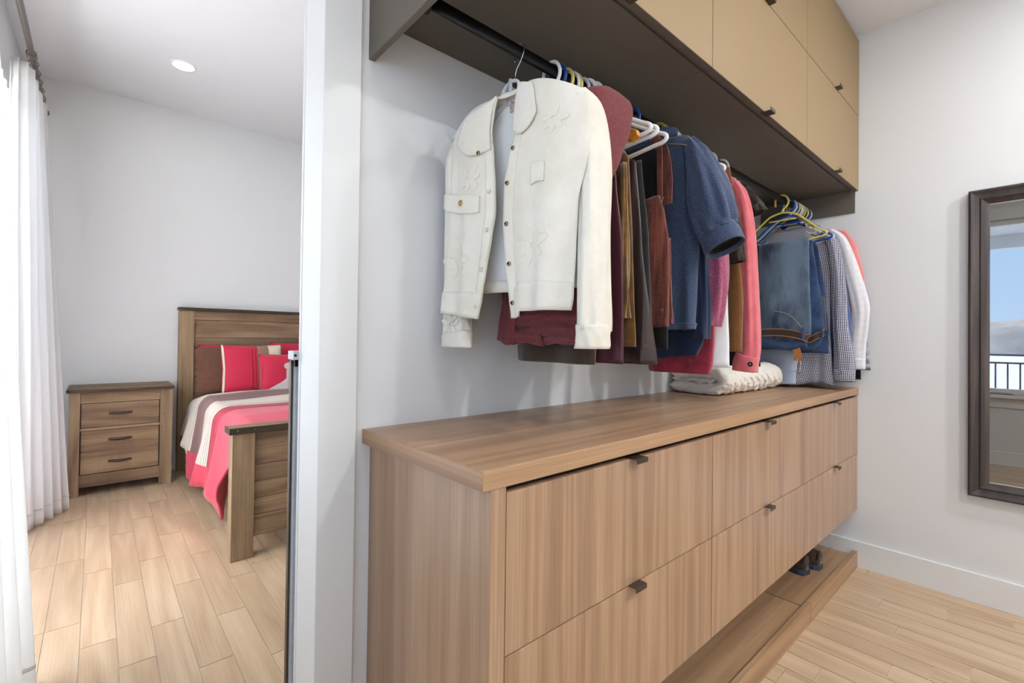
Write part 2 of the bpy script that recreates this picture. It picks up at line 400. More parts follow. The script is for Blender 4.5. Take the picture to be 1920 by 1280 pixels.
tag(MB().grid(hill_fn, 160, 10).build('hill', 'hill', smooth=True), 'grey brown wooded hill beyond the lake, in the mirror', 'hill')
for k, (yy, ww) in enumerate(((28, 9), (41, 6))):
    h = thing('lakeside_house', ('long low white house', 'smaller white house')[k] + ' on the far lake shore in the mirror', 'house', (-382, yy, -4))
    MB().box(-386, -382, yy - ww / 2, yy + ww / 2, -4.0, -1.6).build('wall', 'housew', h)
    MB().prism([(-387, yy - ww / 2 - .4, -1.6), (-384, yy - ww / 2 - .4, -.2), (-381, yy - ww / 2 - .4, -1.6)], (0, ww + .8, 0)).build('roof', 'snow', h)
structure(MB().box(-3.1, XL2 - .1, -3, 5.5, -.22, -.1).build('balcony_deck', 'deck'))
structure(MB().box(-3.05, XL2 - .1, -3, 5.5, 2.52, 2.62).box(-3.05, -2.9, -3, 5.5, 2.36, 2.52).build('balcony_roof', 'soffit'))
rl = thing('balcony_railing', 'dark metal balcony railing with thin balusters in the mirror', 'railing', (-2.9, 1.2, -.1))
MB().box(-2.925, -2.875, -3, 5.5, .985, 1.01).build('top_rail', 'rail', rl)
MB().box(-2.915, -2.885, -3, 5.5, .885, .908).build('second_rail', 'rail', rl)
MB().box(-2.915, -2.885, -3, 5.5, -.02, .005).build('bottom_rail', 'rail', rl)
me_b = None
for k in range(78):
    y = -2.95 + k * .108
    if me_b is None:
        ob = MB().box(-2.909, -2.891, y - .008, y + .008, 0, .89).build('baluster', 'rail', rl); me_b = ob.data
    else:
        ob = bpy.data.objects.new('baluster', me_b); C.objects.link(ob); ob.parent = rl; ob.location = (0, k * .108, 0)

# ================================================================== CLOSET FURNITURE
YD = .615                                  # front plane of the drawers
cols = [(.538, 1.3105), (1.3105, 2.077), (2.077, 2.886)]
names = ['left', 'middle', 'right']
def tab_pull(parent, x, y, z, down=False):
    # folded metal tab gripping the edge of a front; down: on a bottom edge
    w = .021; s = -1 if down else 1
    m = MB()
    m.box(x - w, x + w, y - .019, y + .012, z, z + .0025 * s) if not down else m.box(x - w, x + w, y - .019, y + .012, z - .0025, z)
    z0, z1 = (z - .0085, z) if not down else (z - .0025, z + .0095)
    m.box(x - w, x + w, y - .0215, y - .019, z0, z1 if down else z + .0025)
    return m.build('handle', 'bronze', parent, .0008)
top = box('worktop', (.484, XR, YD - .0, YB, .864, .899), 'lam_h', None, .0012)
tag(top, 'long wood effect worktop slab lying over the three drawer units', 'worktop')
MB().box(.4832, .4842, YD + .001, YB, .8645, .8985).build('edge_band', 'lam_y', top)
for i, (a, b) in enumerate(cols):
    t = thing('drawer_unit', ['wood effect drawer unit with the full height end panel, nearest the doorway',
                              'middle wood effect drawer unit of the three under the worktop',
                              'wood effect drawer unit at the far end, against the mirror wall'][i], 'drawer unit', ((a + b) / 2, .85, 0), 'drawer units under the worktop')
    x0 = .504 if i == 0 else a
    MB().box(x0 + (.034 if i == 0 else 0), b - .001, YD + .022, YB - .002, .286, .852).build('body', 'gapdark', t)
    MB().box(x0 + (.034 if i == 0 else 0), b - .001, YD + .024, YB - .002, .852, .8638).build('top_rail', 'gapdark', t)
    if i == 0:
        box('end_panel', (.503, .5375, YD + .002, YB, 0, .8638), 'lam_v', t)
    box('plinth_back', (a, b - .001, YB - .03, YB - .002, 0, .286), 'lam_h', t)
    for r, (z0, z1) in enumerate(((.568, .852), (.284, .5655))):
        d = box('drawer', (a + .0015, b - .0015, YD + .003, YD + .021, z0, z1), 'lam_v', t, .0008)
        tab_pull(d, {0: .928, 1: 1.71, 2: 2.49}[i], YD + .003, z1 + .0006)
tc = [(.545, 1.33), (1.333, 2.154), (2.157, 2.886)]
for i, (a, b) in enumerate(tc):
    t = thing('shoe_tray', ['wooden shoe tray on the floor under the nearest drawers', 'wooden shoe tray on the floor under the middle drawers',
                            'wooden shoe tray on the floor with a pair of brown shoes'][i], 'shoe tray', ((a + b) / 2, .85, 0), 'pull-out shoe trays')
    box('front_lip', (a, b, YD - .002, YD + .017, .001, .079), 'lam_h', t, .001)
    box('bottom_board', (a, b - .003, YD + .017, YB - .035, .03, .056), 'lam_h', t, .001)

# wall cabinets
YU = .619
ucols = [(.500, 1.293), (1.293, 2.097), (2.097, 2.886)]
for i, (a, b) in enumerate(ucols):
    t = thing('wall_cabinet', ['tan fronted wall cabinet with a dark side panel, nearest the doorway', 'middle tan fronted wall cabinet above the hanging clothes',
                               'tan fronted wall cabinet touching the right wall'][i], 'cabinet', ((a + b) / 2, .85, 1.9), 'tan wall cabinets')
    MB().box(a, b - .0008, YU + .034, YB - .001, 1.899, ZC - .012).build('body', 'dark', t, .0008)
    MB().box(a, b - .0008, YU + .0205, YU + .034, 1.905, ZC - .012).build('face_frame', 'dark', t)
    for r, (z0, z1) in enumerate(((1.896, 2.2715), (2.2745, 2.662))):
        d = box('door', (a + .0015, b - .0015, YU, YU + .019, z0, z1), 'tan', t, .001)
        MB().box(a + .0016, b - .0016, YU + .001, YU + .0205, z0 - .0008, z0 + .0002).build('edge_band', 'dark', d)
        tab_pull(d, {0: .887, 1: 1.686, 2: 2.49}[i], YU, z0 - .001, True)
    MB().box(a, b, YU + .012, YU + .034, 2.664, ZC).build('scribe_strip', 'dark', t)
    if i == 0: box('side_panel', (.484, .4998, YU - .0, YB - .001, 1.795, ZC), 'dark', t)
    if i == 2: box('side_panel', (2.8795, 2.8875, YU + .014, YB - .001, 1.786, 1.8988), 'dark', t)

# hanging rail
rl = thing('clothes_rail', 'black oval clothes rail under the wall cabinets', 'rail', (1.7, .848, 1.822))
def oval(x, a=.0085, b=.0165): return [(x, .848 + a * math.cos(2 * PI * k / 20), 1.822 + b * math.sin(2 * PI * k / 20)) for k in range(20)]
MB().rings([oval(.5), oval(2.8795)]).build('rod', 'blackmetal', rl, smooth=True)
for x0, x1 in ((.5, .506), (2.8735, 2.8795)):
    MB().rings([oval(x0, .02, .03), oval(x1, .02, .03)]).build('end_bracket', 'blackmetal', rl, .001)

# ================================================================== MIRROR
t = thing('wall_mirror', 'tall mirror in a broad dark ribbed wooden frame on the right wall', 'mirror', (XR, -.45, .465))
my0, my1, mz0, mz1 = -1.05, .2155, .465, 1.793; fw = .066
prof = [(0, 0), (0, .030), (.008, .036), (.020, .030), (.034, .026), (.040, .030), (.052, .020), (fw, .012), (fw, 0)]
def rect(ins, h):
    x = XR - h
    return [(x, my0 + ins, mz0 + ins), (x, my1 - ins, mz0 + ins), (x, my1 - ins, mz1 - ins), (x, my0 + ins, mz1 - ins)]
for name, q in (('frame_rail', (0, 1)), ('frame_stile', (1, 2)), ('frame_rail', (2, 3)), ('frame_stile', (3, 0))):
    MB().rings([[rect(i, h)[q[0]] for i, h in prof], [rect(i, h)[q[1]] for i, h in prof]]).build(name, 'frame', t)
MT['bead'] = plain('mirror_edge_bead', (196, 190, 180), .35, metal=.5)
MB().box(XR - .012, XR - .004, my0 + fw - .004, my1 - fw + .004, mz0 + fw - .004, mz1 - fw + .004).build('glass', 'mirror', t)
for z in (mz0 + fw, mz1 - fw):
    MB().tube([(XR - .013, my0 + fw, z), (XR - .013, my1 - fw, z)], .0022, 6).build('beading', 'bead', t)

# ================================================================== PET GATE on the far casing
t = thing('retractable_gate', 'grey roll-up safety gate housing fixed behind the doorway casing', 'safety gate', (.39, 1.25, 0))
MT['gate'] = plain('grey_mesh_roll', (190, 193, 198), .6, c2=(180, 183, 188), scale=60)
MT['gatew'] = plain('grey_plastic', (196, 197, 198), .4)
box('mesh_roll', (.369, .412, 1.238, 1.275, .03, 1.06), 'gate', t, .006)
box('pull_bar', (.364, .369, 1.240, 1.256, .03, 1.06), 'rivet', t, .001)
br = box('top_bracket', (.362, .40, 1.2185, 1.262, 1.062, 1.084), 'gatew', t, .002)
for k in (-1, 0, 1):
    MB().disc((.376 + k * .009, 1.2187, 1.073), (0, -1, 0), .0035 if k else .0016, .001, 10).build('screw', 'blackmetal', br)
box('top_clip', (.368, .376, 1.226, 1.236, 1.045, 1.062), 'blackmetal', t, .001)
box('foot_bracket', (.362, .40, 1.2185, 1.262, .008, .03), 'gatew', t, .002)

# ================================================================== BEDROOM FURNITURE
t = thing('nightstand', 'rustic brown nightstand with three dark pulls beside the bed', 'nightstand', (.15, 4.58, 0))
x0, x1, yf, yb, h = -.135, .440, 4.37, 4.775, .714
box('top', (-.148, .447, 4.350, 4.785, .714, .739), 'rust_h', t, .003)
strip = MB().box(-.1485, .4475, 4.3465, 4.3500, .7155, .7375).build('metal_strip', 'rivet', t, .001)
for x in (-.135, -.10, .40, .43):
    MB().disc((x, 4.3465, .727), (0, -1, 0), .005, .002, 12, .003).build('rivet', 'chrome' if 0 else 'rivet', strip, smooth=True)
for xa, xb in ((x0, x0 + .058), (x1 - .076, x1)):
    box('front_post', (xa, xb, yf, yf + .05, 0, h), 'rust_v', t, .002)
    box('side_panel', (x0 + .004 if xa == x0 else x1 - .02, x0 + .02 if xa == x0 else x1 - .004, yf + .05, yb - .05, .06, h), 'rust_h', t, .001)
    box('rear_post', (xa, xb, yb - .05, yb, 0, h), 'rust_v', t, .002)
box('top_rail', (x0 + .058, x1 - .076, yf + .008, yf + .03, .638, h), 'rust_h', t, .001)
box('middle_rail', (x0 + .058, x1 - .076, yf + .008, yf + .03, .448, .466), 'rust_h', t, .001)
box('bottom_rail', (x0 + .058, x1 - .076, yf + .004, yf + .03, .06, .143), 'rust_h', t, .001)
box('carcass', (x0 + .02, x1 - .02, yf + .032, yb - .01, .10, .70), 'gapdark', t, 0)
def pull(parent, x, y, z, w=.064):
    pts = spline([(x - w, y - .002, z), (x - w * .7, y - .006, z), (x - w * .4, y - .018, z), (x, y - .022, z), (x + w * .4, y - .018, z), (x + w * .7, y - .006, z), (x + w, y - .002, z)], 4)
    o = MB().tube(pts, [.0075 + .003 * math.sin(PI * i / (len(pts) - 1)) for i in range(len(pts))], 8).build('handle', 'rivet', parent, smooth=True)
    return o
d = box('drawer', (x0 + .063, x1 - .081, yf + .010, yf + .034, .470, .634), 'rust_h', t, .001); pull(d, .138, yf + .010, .559)
d = box('drawer', (x0 + .063, x1 - .081, yf + .010, yf + .034, .298, .445), 'rust_h', t, .001); pull(d, .138, yf + .010, .377)
d = box('drawer', (x0 + .063, x1 - .081, yf + .010, yf + .034, .148, .2965), 'rust_h', t, .001); pull(d, .138, yf + .010, .222)

# bed
bx0, bx1 = .507, 2.13
t = thing('bed', 'rustic brown wooden bed with plank headboard and low plank footboard', 'bed', (1.32, 3.7, 0))
hb = 4.70
for xa, xb in ((bx0, bx0 + .105), (bx1 - .105, bx1)):
    box('headboard_post', (xa, xb, hb, hb + .08, 0, 1.325), 'rust_v', t, .003)
cap = box('headboard_cap', (bx0 - .008, bx1 + .008, hb - .012, hb + .09, 1.325, 1.35), 'rivet', t, .002)
for x in (bx0 + .03, bx0 + .085):
    MB().disc((x, hb - .012, 1.337), (0, -1, 0), .004, .002, 10, .003).build('rivet', 'rivet', cap, smooth=True)
box('headboard_rail', (bx0 + .105, bx1 - .105, hb + .008, hb + .06, 1.25, 1.325), 'rust_h', t, .002)
for z0, z1 in ((1.10, 1.248), (.92, 1.098), (.74, .918), (.55, .738), (.36, .548)):
    box('headboard_plank', (bx0 + .105, bx1 - .105, hb + .022, hb + .05, z0 + .001, z1), 'rust_h', t, .002)
fy = 2.645
for xa, xb in ((bx0 + .002, bx0 + .104), (bx1 - .104, bx1 - .002)):
    box('footboard_post', (xa, xb, fy, fy + .085, 0, .632), 'rust_v', t, .003)
cap = box('footboard_cap', (bx0 - .012, bx1 + .012, fy - .015, fy + .10, .6335, .6375), 'rust_h', t, .001)
box('footboard_cap_edge', (bx0 - .014, bx1 + .014, fy - .017, fy - .012, .632, .664), 'rivet', t, .001)
box('footboard_cap_board', (bx0 - .012, bx1 + .012, fy - .012, fy + .098, .6375, .663), 'rust_h', t, .002)
box('footboard_cap_edge', (bx0 - .0145, bx0 - .0125, fy - .012, fy + .10, .632, .664), 'rivet', t, .0005)
for x in (bx0 + .025, bx0 + .062, bx0 + .10):
    MB().disc((x, fy - .017, .648), (0, -1, 0), .0075 if x != bx0 + .062 else .0025, .002, 12, .004).build('rivet', 'rivet', cap, smooth=True)
box('footboard_rail', (bx0 + .104, bx1 - .104, fy + .012, fy + .06, .56, .632), 'rust_h', t, .002)
for z0, z1 in ((.462, .559), (.376, .461), (.292, .375), (.206, .291)):
    box('footboard_plank', (bx0 + .104, bx1 - .104, fy + .024, fy + .055, z0 + .0008, z1), 'rust_h', t, .0015)
box('footboard_rail', (bx0 + .104, bx1 - .104, fy + .016, fy + .06, .10, .205), 'rust_h', t, .002)
for xa in (bx0 + .10, bx1 - .13):
    box('side_rail', (xa, xa + .03, fy + .085, hb, .16, .33), 'rust_h', t, .002)
m = thing('mattress', 'pale mattress under the red and cream comforter', 'mattress', (1.32, 3.7, .25))
MT['ticking'] = fabric('pale_mattress_cloth', (226, 218, 206))
box('core', (bx0 + .135, bx1 - .135, fy + .10, hb - .01, .30, .57), 'ticking', m, .04)
box('box_spring', (bx0 + .14, bx1 - .14, fy + .10, hb - .01, .14, .298), 'ticking', m, .01)

# comforter: bands across the bed, pleats modelled
def comforter_mat():
    m, n, l, b = new_mat('pleated_comforter_cloth')
    tc = n.new('ShaderNodeTexCoord'); sp = n.new('ShaderNodeSeparateXYZ'); l.new(tc.outputs['Object'], sp.inputs[0])
    k = math_n(n, l, 'DIVIDE', math_n(n, l, 'ADD', sp.outputs[1], 1.2), 2.4)       # world y 2.5 .. 4.9
    r = n.new('ShaderNodeValToRGB'); r.color_ramp.interpolation = 'CONSTANT'; e = r.color_ramp.elements
    def yk(y): return (y - 3.7 + 1.2) / 2.4
    red, red2, cream, brown = lin((205, 58, 82)), lin((178, 36, 62)), lin((226, 214, 200)), lin((124, 92, 88))
    e[0].position = 0; e[0].color = red
    e[1].position = yk(3.36); e[1].color = red2
    for y, c in ((3.53, cream), (3.80, brown), (4.09, cream)):
        x = e.new(yk(y)); x.color = c
    l.new(k, r.inputs[0]); col = r.outputs[0]
    low = math_n(n, l, 'LESS_THAN', sp.outputs[2], -.02); foot = math_n(n, l, 'LESS_THAN', sp.outputs[1], .44)
    under = math_n(n, l, 'MULTIPLY', low, foot)                       # the plain red underlay shows below the banded top
    wv = math_n(n, l, 'ABSOLUTE', math_n(n, l, 'SINE', math_n(n, l, 'MULTIPLY', sp.outputs[1], PI / .0242)))
    seam = math_n(n, l, 'MULTIPLY', math_n(n, l, 'LESS_THAN', wv, .42), math_n(n, l, 'MULTIPLY', math_n(n, l, 'GREATER_THAN', sp.outputs[1], -.34), math_n(n, l, 'LESS_THAN', sp.outputs[1], .46)))  # dark crease lines between the pleats put into the colour; relief hardly shows
    dkc = n.new('ShaderNodeMix'); dkc.data_type = 'RGBA'; dkc.blend_type = 'MULTIPLY'; l.new(math_n(n, l, 'MULTIPLY', seam, .6), dkc.inputs[0]); l.new(col, dkc.inputs[6]); dkc.inputs[7].default_value = lin((110, 70, 80))
    col = mixc(n, l, under, dkc.outputs[2], red)
    l.new(col, b.inputs['Base Color'])
    b.inputs['Roughness'].default_value = .65; b.inputs['Sheen Weight'].default_value = .2
    return m
MT['comforter'] = comforter_mat()
hem_tab = [(4.7, .30), (4.25, .27), (4.14, .22), (4.08, .10), (3.9, .085), (3.7, .14), (3.4, .16), (3.2, .14), (3.05, .11), (2.95, .12), (2.86, .24), (2.76, .36)]
def hem(y): return lerp_tab(hem_tab, y)[0]
def comf(u, v):
    y = 2.76 + (4.66 - 2.76) * v
    zt = .655 - .035 * max(0, (3.0 - y) / .3) + .012 * math.sin(y * 5)
    if y > 4.2: zt -= .05 * (y - 4.2) / .46
    L0, T, L1 = .42, 1.45, .42; s = u * (L0 + T + L1); xl, xr = .585, 2.035
    wob = .016 * math.sin(y * 9 + 1) + .012 * math.sin(y * 19)
    def side(d, sgn):
        # d: 0 at the shoulder, 1 at the hem
        a = min(1, d / .35); ang = a * PI / 2
        z = zt - .10 * (1 - math.cos(ang)); out = .075 * math.sin(ang)
        if d > .35:
            q = (d - .35) / .65; z -= (zt - .10 - hem(y)) * q; out += .055 * q + wob * q + (.03 * q if y < 3.7 else 0) * math.sin(y * 14)
        return out, z
    if s < L0:
        o, z = side(1 - s / L0, -1); x = xl - o + .06
    elif s > L0 + T:
        o, z = side((s - L0 - T) / L1, 1); x = xr + o - .06
    else:
        k = (s - L0) / T; x = xl + .06 + (xr - xl - .12) * k; z = zt + .012 * math.sin(k * PI) + .006 * math.sin(k * 9 + y * 6)
    p = 0
    if 3.36 < y < 3.53: p = .006 * abs(math.sin((y - 3.36) / .034 * PI))
    elif 3.53 <= y < 3.62: p = .005 * abs(math.sin((y - 3.53) / .022 * PI))
    elif 3.80 < y < 4.09: p = .006 * abs(math.sin((y - 3.8) / .0242 * PI))
    elif 4.09 <= y < 4.16: p = .004 * abs(math.sin((y - 4.09) / .035 * PI))
    if s < L0 * .8: x -= p
    elif s > L0 * 1.2 + T: x += p
    else: z += p
    return (x, y, z)
cf = thing('comforter', 'red, cream and brown pleated comforter draped over the bed', 'comforter', (1.32, 3.7, .3))
MB().grid(comf, 90, 300).build('cover', 'comforter', cf, smooth=True, solid=.012)

# cushions
def cushion(name, label, cx, cy, cz, w, h, th, tilt, mat, bands=None, yawz=0, extra=None):
    t = thing(name, label, 'pillow', (cx, cy, cz), 'cushions against the headboard')
    ca, sa = math.cos(tilt), math.sin(tilt); cz_, sz_ = math.cos(yawz), math.sin(yawz)
    def pt(a, b, d):                       # a across, b up, d out of the face (towards -y)
        X, Y, Z = a, -d * ca + b * sa, d * sa + b * ca
        return (cx + X * cz_ - Y * sz_, cy + X * sz_ + Y * cz_, cz + Z)
    def fn(sgn, a0=-1, a1=1, lift=0, pleat=None):
        def f(u, v):
            p = a0 + (a1 - a0) * u; q = v * 2 - 1
            e = max(0, (1 - p ** 4)) ** .5 * max(0, (1 - q ** 4)) ** .5
            pin = 1 - .05 * (1 - abs(p)) * (abs(q) ** 3); pin2 = 1 - .05 * (1 - abs(q)) * (abs(p) ** 3)
            d = sgn * (th * .5 * e + lift * (.2 + e))
            if pleat:
                ax, cnt, am = pleat; d += sgn * am * abs(math.sin((p if ax == 0 else q) * cnt * PI * .5)) * e
            return pt(p * w * .5 * pin2, q * h * .5 * pin + h * .5, d)
        return f
    MB().grid(fn(1), 24, 20).grid(fn(-1), 24, 20).build('cover', mat, t, smooth=True)
    for (nm, a0, a1, mt, pl) in (bands or []):
        MB().grid(fn(1, a0, a1, .006, pl), 48, 20).build(nm, mt, t, smooth=True, solid=.003)
    if extra: extra(t, pt, w, h, th)
    return t
MT['redcloth'] = fabric('crimson_cushion_cloth', (200, 44, 72), rough=.6, sheen=.2)
MT['browncloth'] = fabric('brown_quilted_cushion_cloth', (122, 84, 68), (104, 70, 56), scale=30, ribs=60, rib_axis=2, rib_dark=.75)
MT['taupecloth'] = fabric('taupe_pleated_cloth', (150, 118, 96))
MT['creamcloth'] = fabric('cream_cushion_cloth', (228, 216, 192))
MT['greysash'] = fabric('pale_grey_sash_cloth', (196, 186, 184))
cushion('pillow', 'large plain red pillow rearmost against the headboard', 1.0, 4.60, .645, .74, .40, .10, .14, 'redcloth')
cushion('pillow', 'brown crinkled pillow leftmost on the bed, partly hidden', .93, 4.52, .645, .66, .385, .11, .16, 'browncloth')
cushion('cushion', 'red cushion with taupe pleated panel and cream stripe', .985, 4.36, .655, .46, .395, .12, .2, 'redcloth',
        [('cream_piping', -.985, -.93, 'creamcloth', None), ('pleated_panel', .12, .48, 'taupecloth', (0, 26, .005)), ('cream_panel', .5, .98, 'creamcloth', None), ('red_fold', -.12, -.07, 'redcloth', None), ('red_fold', -.02, .03, 'redcloth', None)])
def sash(t, pt, w, h, th):
    d = th * .62
    MB().prism([pt(-w * .45, .005, th * .35), pt(w * .12, .01, d), pt(w * .12, h * .40, d), pt(-w * .10, h * .22, d)], Vector(pt(0, 0, .008)) - Vector(pt(0, 0, 0))).build('sash_tail', 'greysash', t, .002)
    MB().prism([pt(w * (.07 + .10 * math.cos(q)), h * (.64 + .09 * math.sin(q)), d) for q in [2 * PI * k / 14 for k in range(14)]], Vector(pt(0, 0, .014)) - Vector(pt(0, 0, 0))).build('sash_knot', 'greysash', t, .003)
    MB().prism([pt(w * .0, h * .05, d + .003), pt(w * .17, h * .05, d), pt(w * .13, h * .55, d + .006), pt(w * .02, h * .55, d + .006)], Vector(pt(0, 0, .012)) - Vector(pt(0, 0, 0))).build('sash_band', 'greysash', t, .003)
cushion('cushion', 'small red horizontally pleated cushion with a pale grey sash', 1.19, 4.24, .655, .36, .32, .11, .22, 'redcloth',
        [('pleats', -.93, .93, 'redcloth', (1, 20, .006))], 0, sash)
cushion('pillow', 'red pillow at the back behind the striped cushion', 1.52, 4.57, .645, .70, .42, .11, .14, 'redcloth')

# curtains
rd = thing('curtain_rod', 'brushed dark metal curtain rod above the glazed door', 'curtain rod', (-.3, 3.0, 2.69))
MT['rodmetal'] = plain('brushed_taupe_metal', (128, 118, 110), .4, metal=.7)
MB().tube([(-.3, 1.45, 2.69), (-.3, 4.70, 2.69)], .014, 14).build('rod', 'rodmetal', rd, smooth=True)
for y in (1.5, 4.3):
    MB().tube([(-.3, y, 2.69), (-.415, y, 2.69)], .009, 8).disc((XL, y, 2.69), (1, 0, 0), .03, .006).build('wall_bracket', 'rodmetal', rd, smooth=False)
MB().disc((-.3, 4.70, 2.69), (0, 1, 0), .022, .02, 16, .015).build('finial', 'rodmetal', rd, smooth=True)
def curtain(name, label, top_line, bot_line, z0, z1, waves, amp, ringn, flare=1.0):
    t = thing(name, label, 'curtain', ((bot_line[0][0] + bot_line[-1][0]) / 2, (bot_line[0][1] + bot_line[-1][1]) / 2, z0), None)
    T = spline([(a, b, 0) for a, b in top_line], 30); B = spline([(a, b, 0) for a, b in bot_line], 30)
    def at(S, u):
        k = u * (len(S) - 1); i = min(int(k), len(S) - 2); f = k - i
        p = S[i].lerp(S[i + 1], f); d = (S[i + 1] - S[i]).normalized(); return p, Vector((-d.y, d.x, 0))
    def fn(u, v):
        (p, n1), (q, n2) = at(T, u), at(B, u)
        w = v ** 1.1; r = p.lerp(q, w); n = n1.lerp(n2, w).normalized()
        a = amp * (.45 + .75 * v) * (math.sin(u * waves * 2 * PI + .6 * math.sin(3 * v + u * 5)) + .25 * math.sin(u * waves * 4.3 * PI + 2 * v))
        r = r + n * a; pinch = math.exp(-((v - .02) / .025) ** 2)
        return (r.x, r.y, z1 + (z0 - z1) * v - .012 * abs(math.sin(u * waves * PI)) * pinch)
    MB().grid(fn, int(waves * 22), 60).build('cloth', 'curtain', t, smooth=True, solid=.003)
    MB().grid(lambda u, v: tuple(Vector(fn(u, .965 + .004 * v)) + Vector((.001, -.002, 0))), int(waves * 22), 1).build('hem_seam', 'curtain', t, smooth=True, solid=.0045)
    for k in range(ringn):
        u = (k + .5) / ringn; p, _ = at(T, u)
        y = p.y
        c = [(-.3 + .021 * math.cos(a), y, 2.683 + .021 * math.sin(a)) for a in [2 * PI * i / 18 for i in range(18)]]
        rg = MB().tube(c, .0022, 6, closed=True).build('ring', 'rodmetal', t, smooth=True)
        MB().tube([(-.3, y, 2.662), (-.3 + .003, y, 2.65), (-.3 - .003, y, 2.64), (-.3, y, z1 - .004)], .0018, 6).build('clip', 'rodmetal', rg)
    return t
curtain('curtain', 'far white pleated curtain panel beside the nightstand', [(-.375, 3.74), (-.315, 3.80), (-.30, 4.12), (-.285, 4.48)], [(-.36, 3.70), (-.29, 3.78), (-.235, 3.90), (-.175, 4.03), (-.125, 4.14)], .012, 2.64, 6.5, .030, 8)
curtain('curtain', 'near white pleated curtain panel at the left edge of the photo', [(-.30, 1.50), (-.30, 1.70), (-.255, 1.93)], [(-.31, 1.46), (-.22, 1.78), (-.142, 2.14)], .012, 2.64, 7.5, .026, 8)
MT['sheer'], _n, _l, _b = new_mat('sheer_voile')
_b.inputs['Base Color'].default_value = (.9, .92, .95, 1); _b.inputs['Roughness'].default_value = .9
_tr = _n.new('ShaderNodeBsdfTranslucent'); _tr.inputs[0].default_value = (.9, .92, .95, 1); _mx = _n.new('ShaderNodeMixShader'); _mx.inputs[0].default_value = .6
_l.new(_b.outputs[0], _mx.inputs[1]); _l.new(_tr.outputs[0], _mx.inputs[2]); _l.new(_mx.outputs[0], _n['Material Output'].inputs[0])
sh = MB().grid(lambda u, v: (XL + .035 + .010 * math.sin(u * 46 * PI), 1.42 + 2.90 * u, .02 + 2.42 * v), 300, 2).build('sheer_curtain', 'sheer', None, smooth=True)
tag(sh, 'sheer white voile hanging straight in front of the glazed door', 'curtain')

# ================================================================== HANGERS
MT['h_white'] = plain('white_plastic', (236, 232, 228), .35)
MT['h_blue'] = plain('blue_plastic', (24, 74, 150), .3)
MT['h_yellow'] = plain('yellow_plastic', (214, 198, 104), .35)
MT['h_lilac'] = plain('lilac_white_plastic', (206, 206, 222), .35)
MT['h_olive'] = plain('olive_yellow_plastic', (172, 160, 66), .35)
MT['h_clear'] = plain('clear_plastic', (248, 250, 250), .12, trans=.6, ior=1.3)
MT['wire'] = plain('bright_wire', (205, 205, 205), .25, metal=1)
MT['h_wood'] = plain('honey_wood', (206, 136, 44), .4, c2=(190, 118, 36), scale=20, stretch=(1, .2, 1))
RZ = 1.8395                                    # top of the rail
HMESH = {}
def hanger_mesh(r=.0047, notch=True, ww=.188, drop=.115, bar=.155):
    # local frame: origin on top of the rail, y across the shoulders
    m = MB(); z = r
    hk = [(0, .030, z - .052), (0, .0315, z - .036), (0, .029, z - .016), (0, .019, z - .003), (0, .003, z + .0005), (0, -.012, z - .005), (0, -.024, z - .020), (0, -.027, z - .040), (0, -.018, z - .058), (0, -.004, z - .070), (0, 0, z - .088)]
    m.tube(spline(hk, 5), r, 8)
    a = [(0, 0, z - .086), (0, -.03, z - .092), (0, -.07, z - .110), (0, -ww + .03, z - .086 - drop * .9), (0, -ww + .006, z - .090 - drop), (0, -ww, z - .100 - drop), (0, -ww + .010, z - .110 - drop), (0, -ww + .04, z - .086 - bar + .012), (0, -.06, z - .086 - bar), (0, 0, z - .086 - bar)]
    for s in (1, -1): m.tube([Vector((p.x, p.y * s, p.z)) for p in spline(a, 5)], r, 8)
    m.tube([Vector((0, (i / 10 - .5) * .12, z - .112 - .012 + .0 * i)) for i in range(11)], r * .8, 6)
    if notch:
        for s in (1, -1):
            m.tube(spline([(0, s * (ww - .035), z - .090 - drop * .93), (0, s * (ww - .06), z - .094 - drop), (0, s * (ww - .085), z - .082 - drop)], 4), r * .6, 6)
    return m
def hanger(x, col, label, yaw=0, group='plastic hangers on the rail', dy=0, big=False, small=False):
    key = (col, big, small)
    if key not in HMESH:
        m = hanger_mesh(.0058 if big else .0047, not (big or small), .095 if small else .188, .045 if small else (.085 if big else .115), .08 if small else (.125 if big else .155))
        me = bpy.data.meshes.new('clothes_hanger'); me.from_pydata(m.v, [], m.f); me.materials.append(MT[col])
        bm = bmesh.new(); bm.from_mesh(me); bmesh.ops.recalc_face_normals(bm, faces=bm.faces); bm.to_mesh(me); bm.free()
        for p in me.polygons: p.use_smooth = True
        HMESH[key] = me
    o = bpy.data.objects.new('clothes_hanger', HMESH[key]); C.objects.link(o)
    o.location = (x, .848 + dy, RZ); o.rotation_euler = (0, 0, yaw); tag(o, label, 'hanger', group); return o

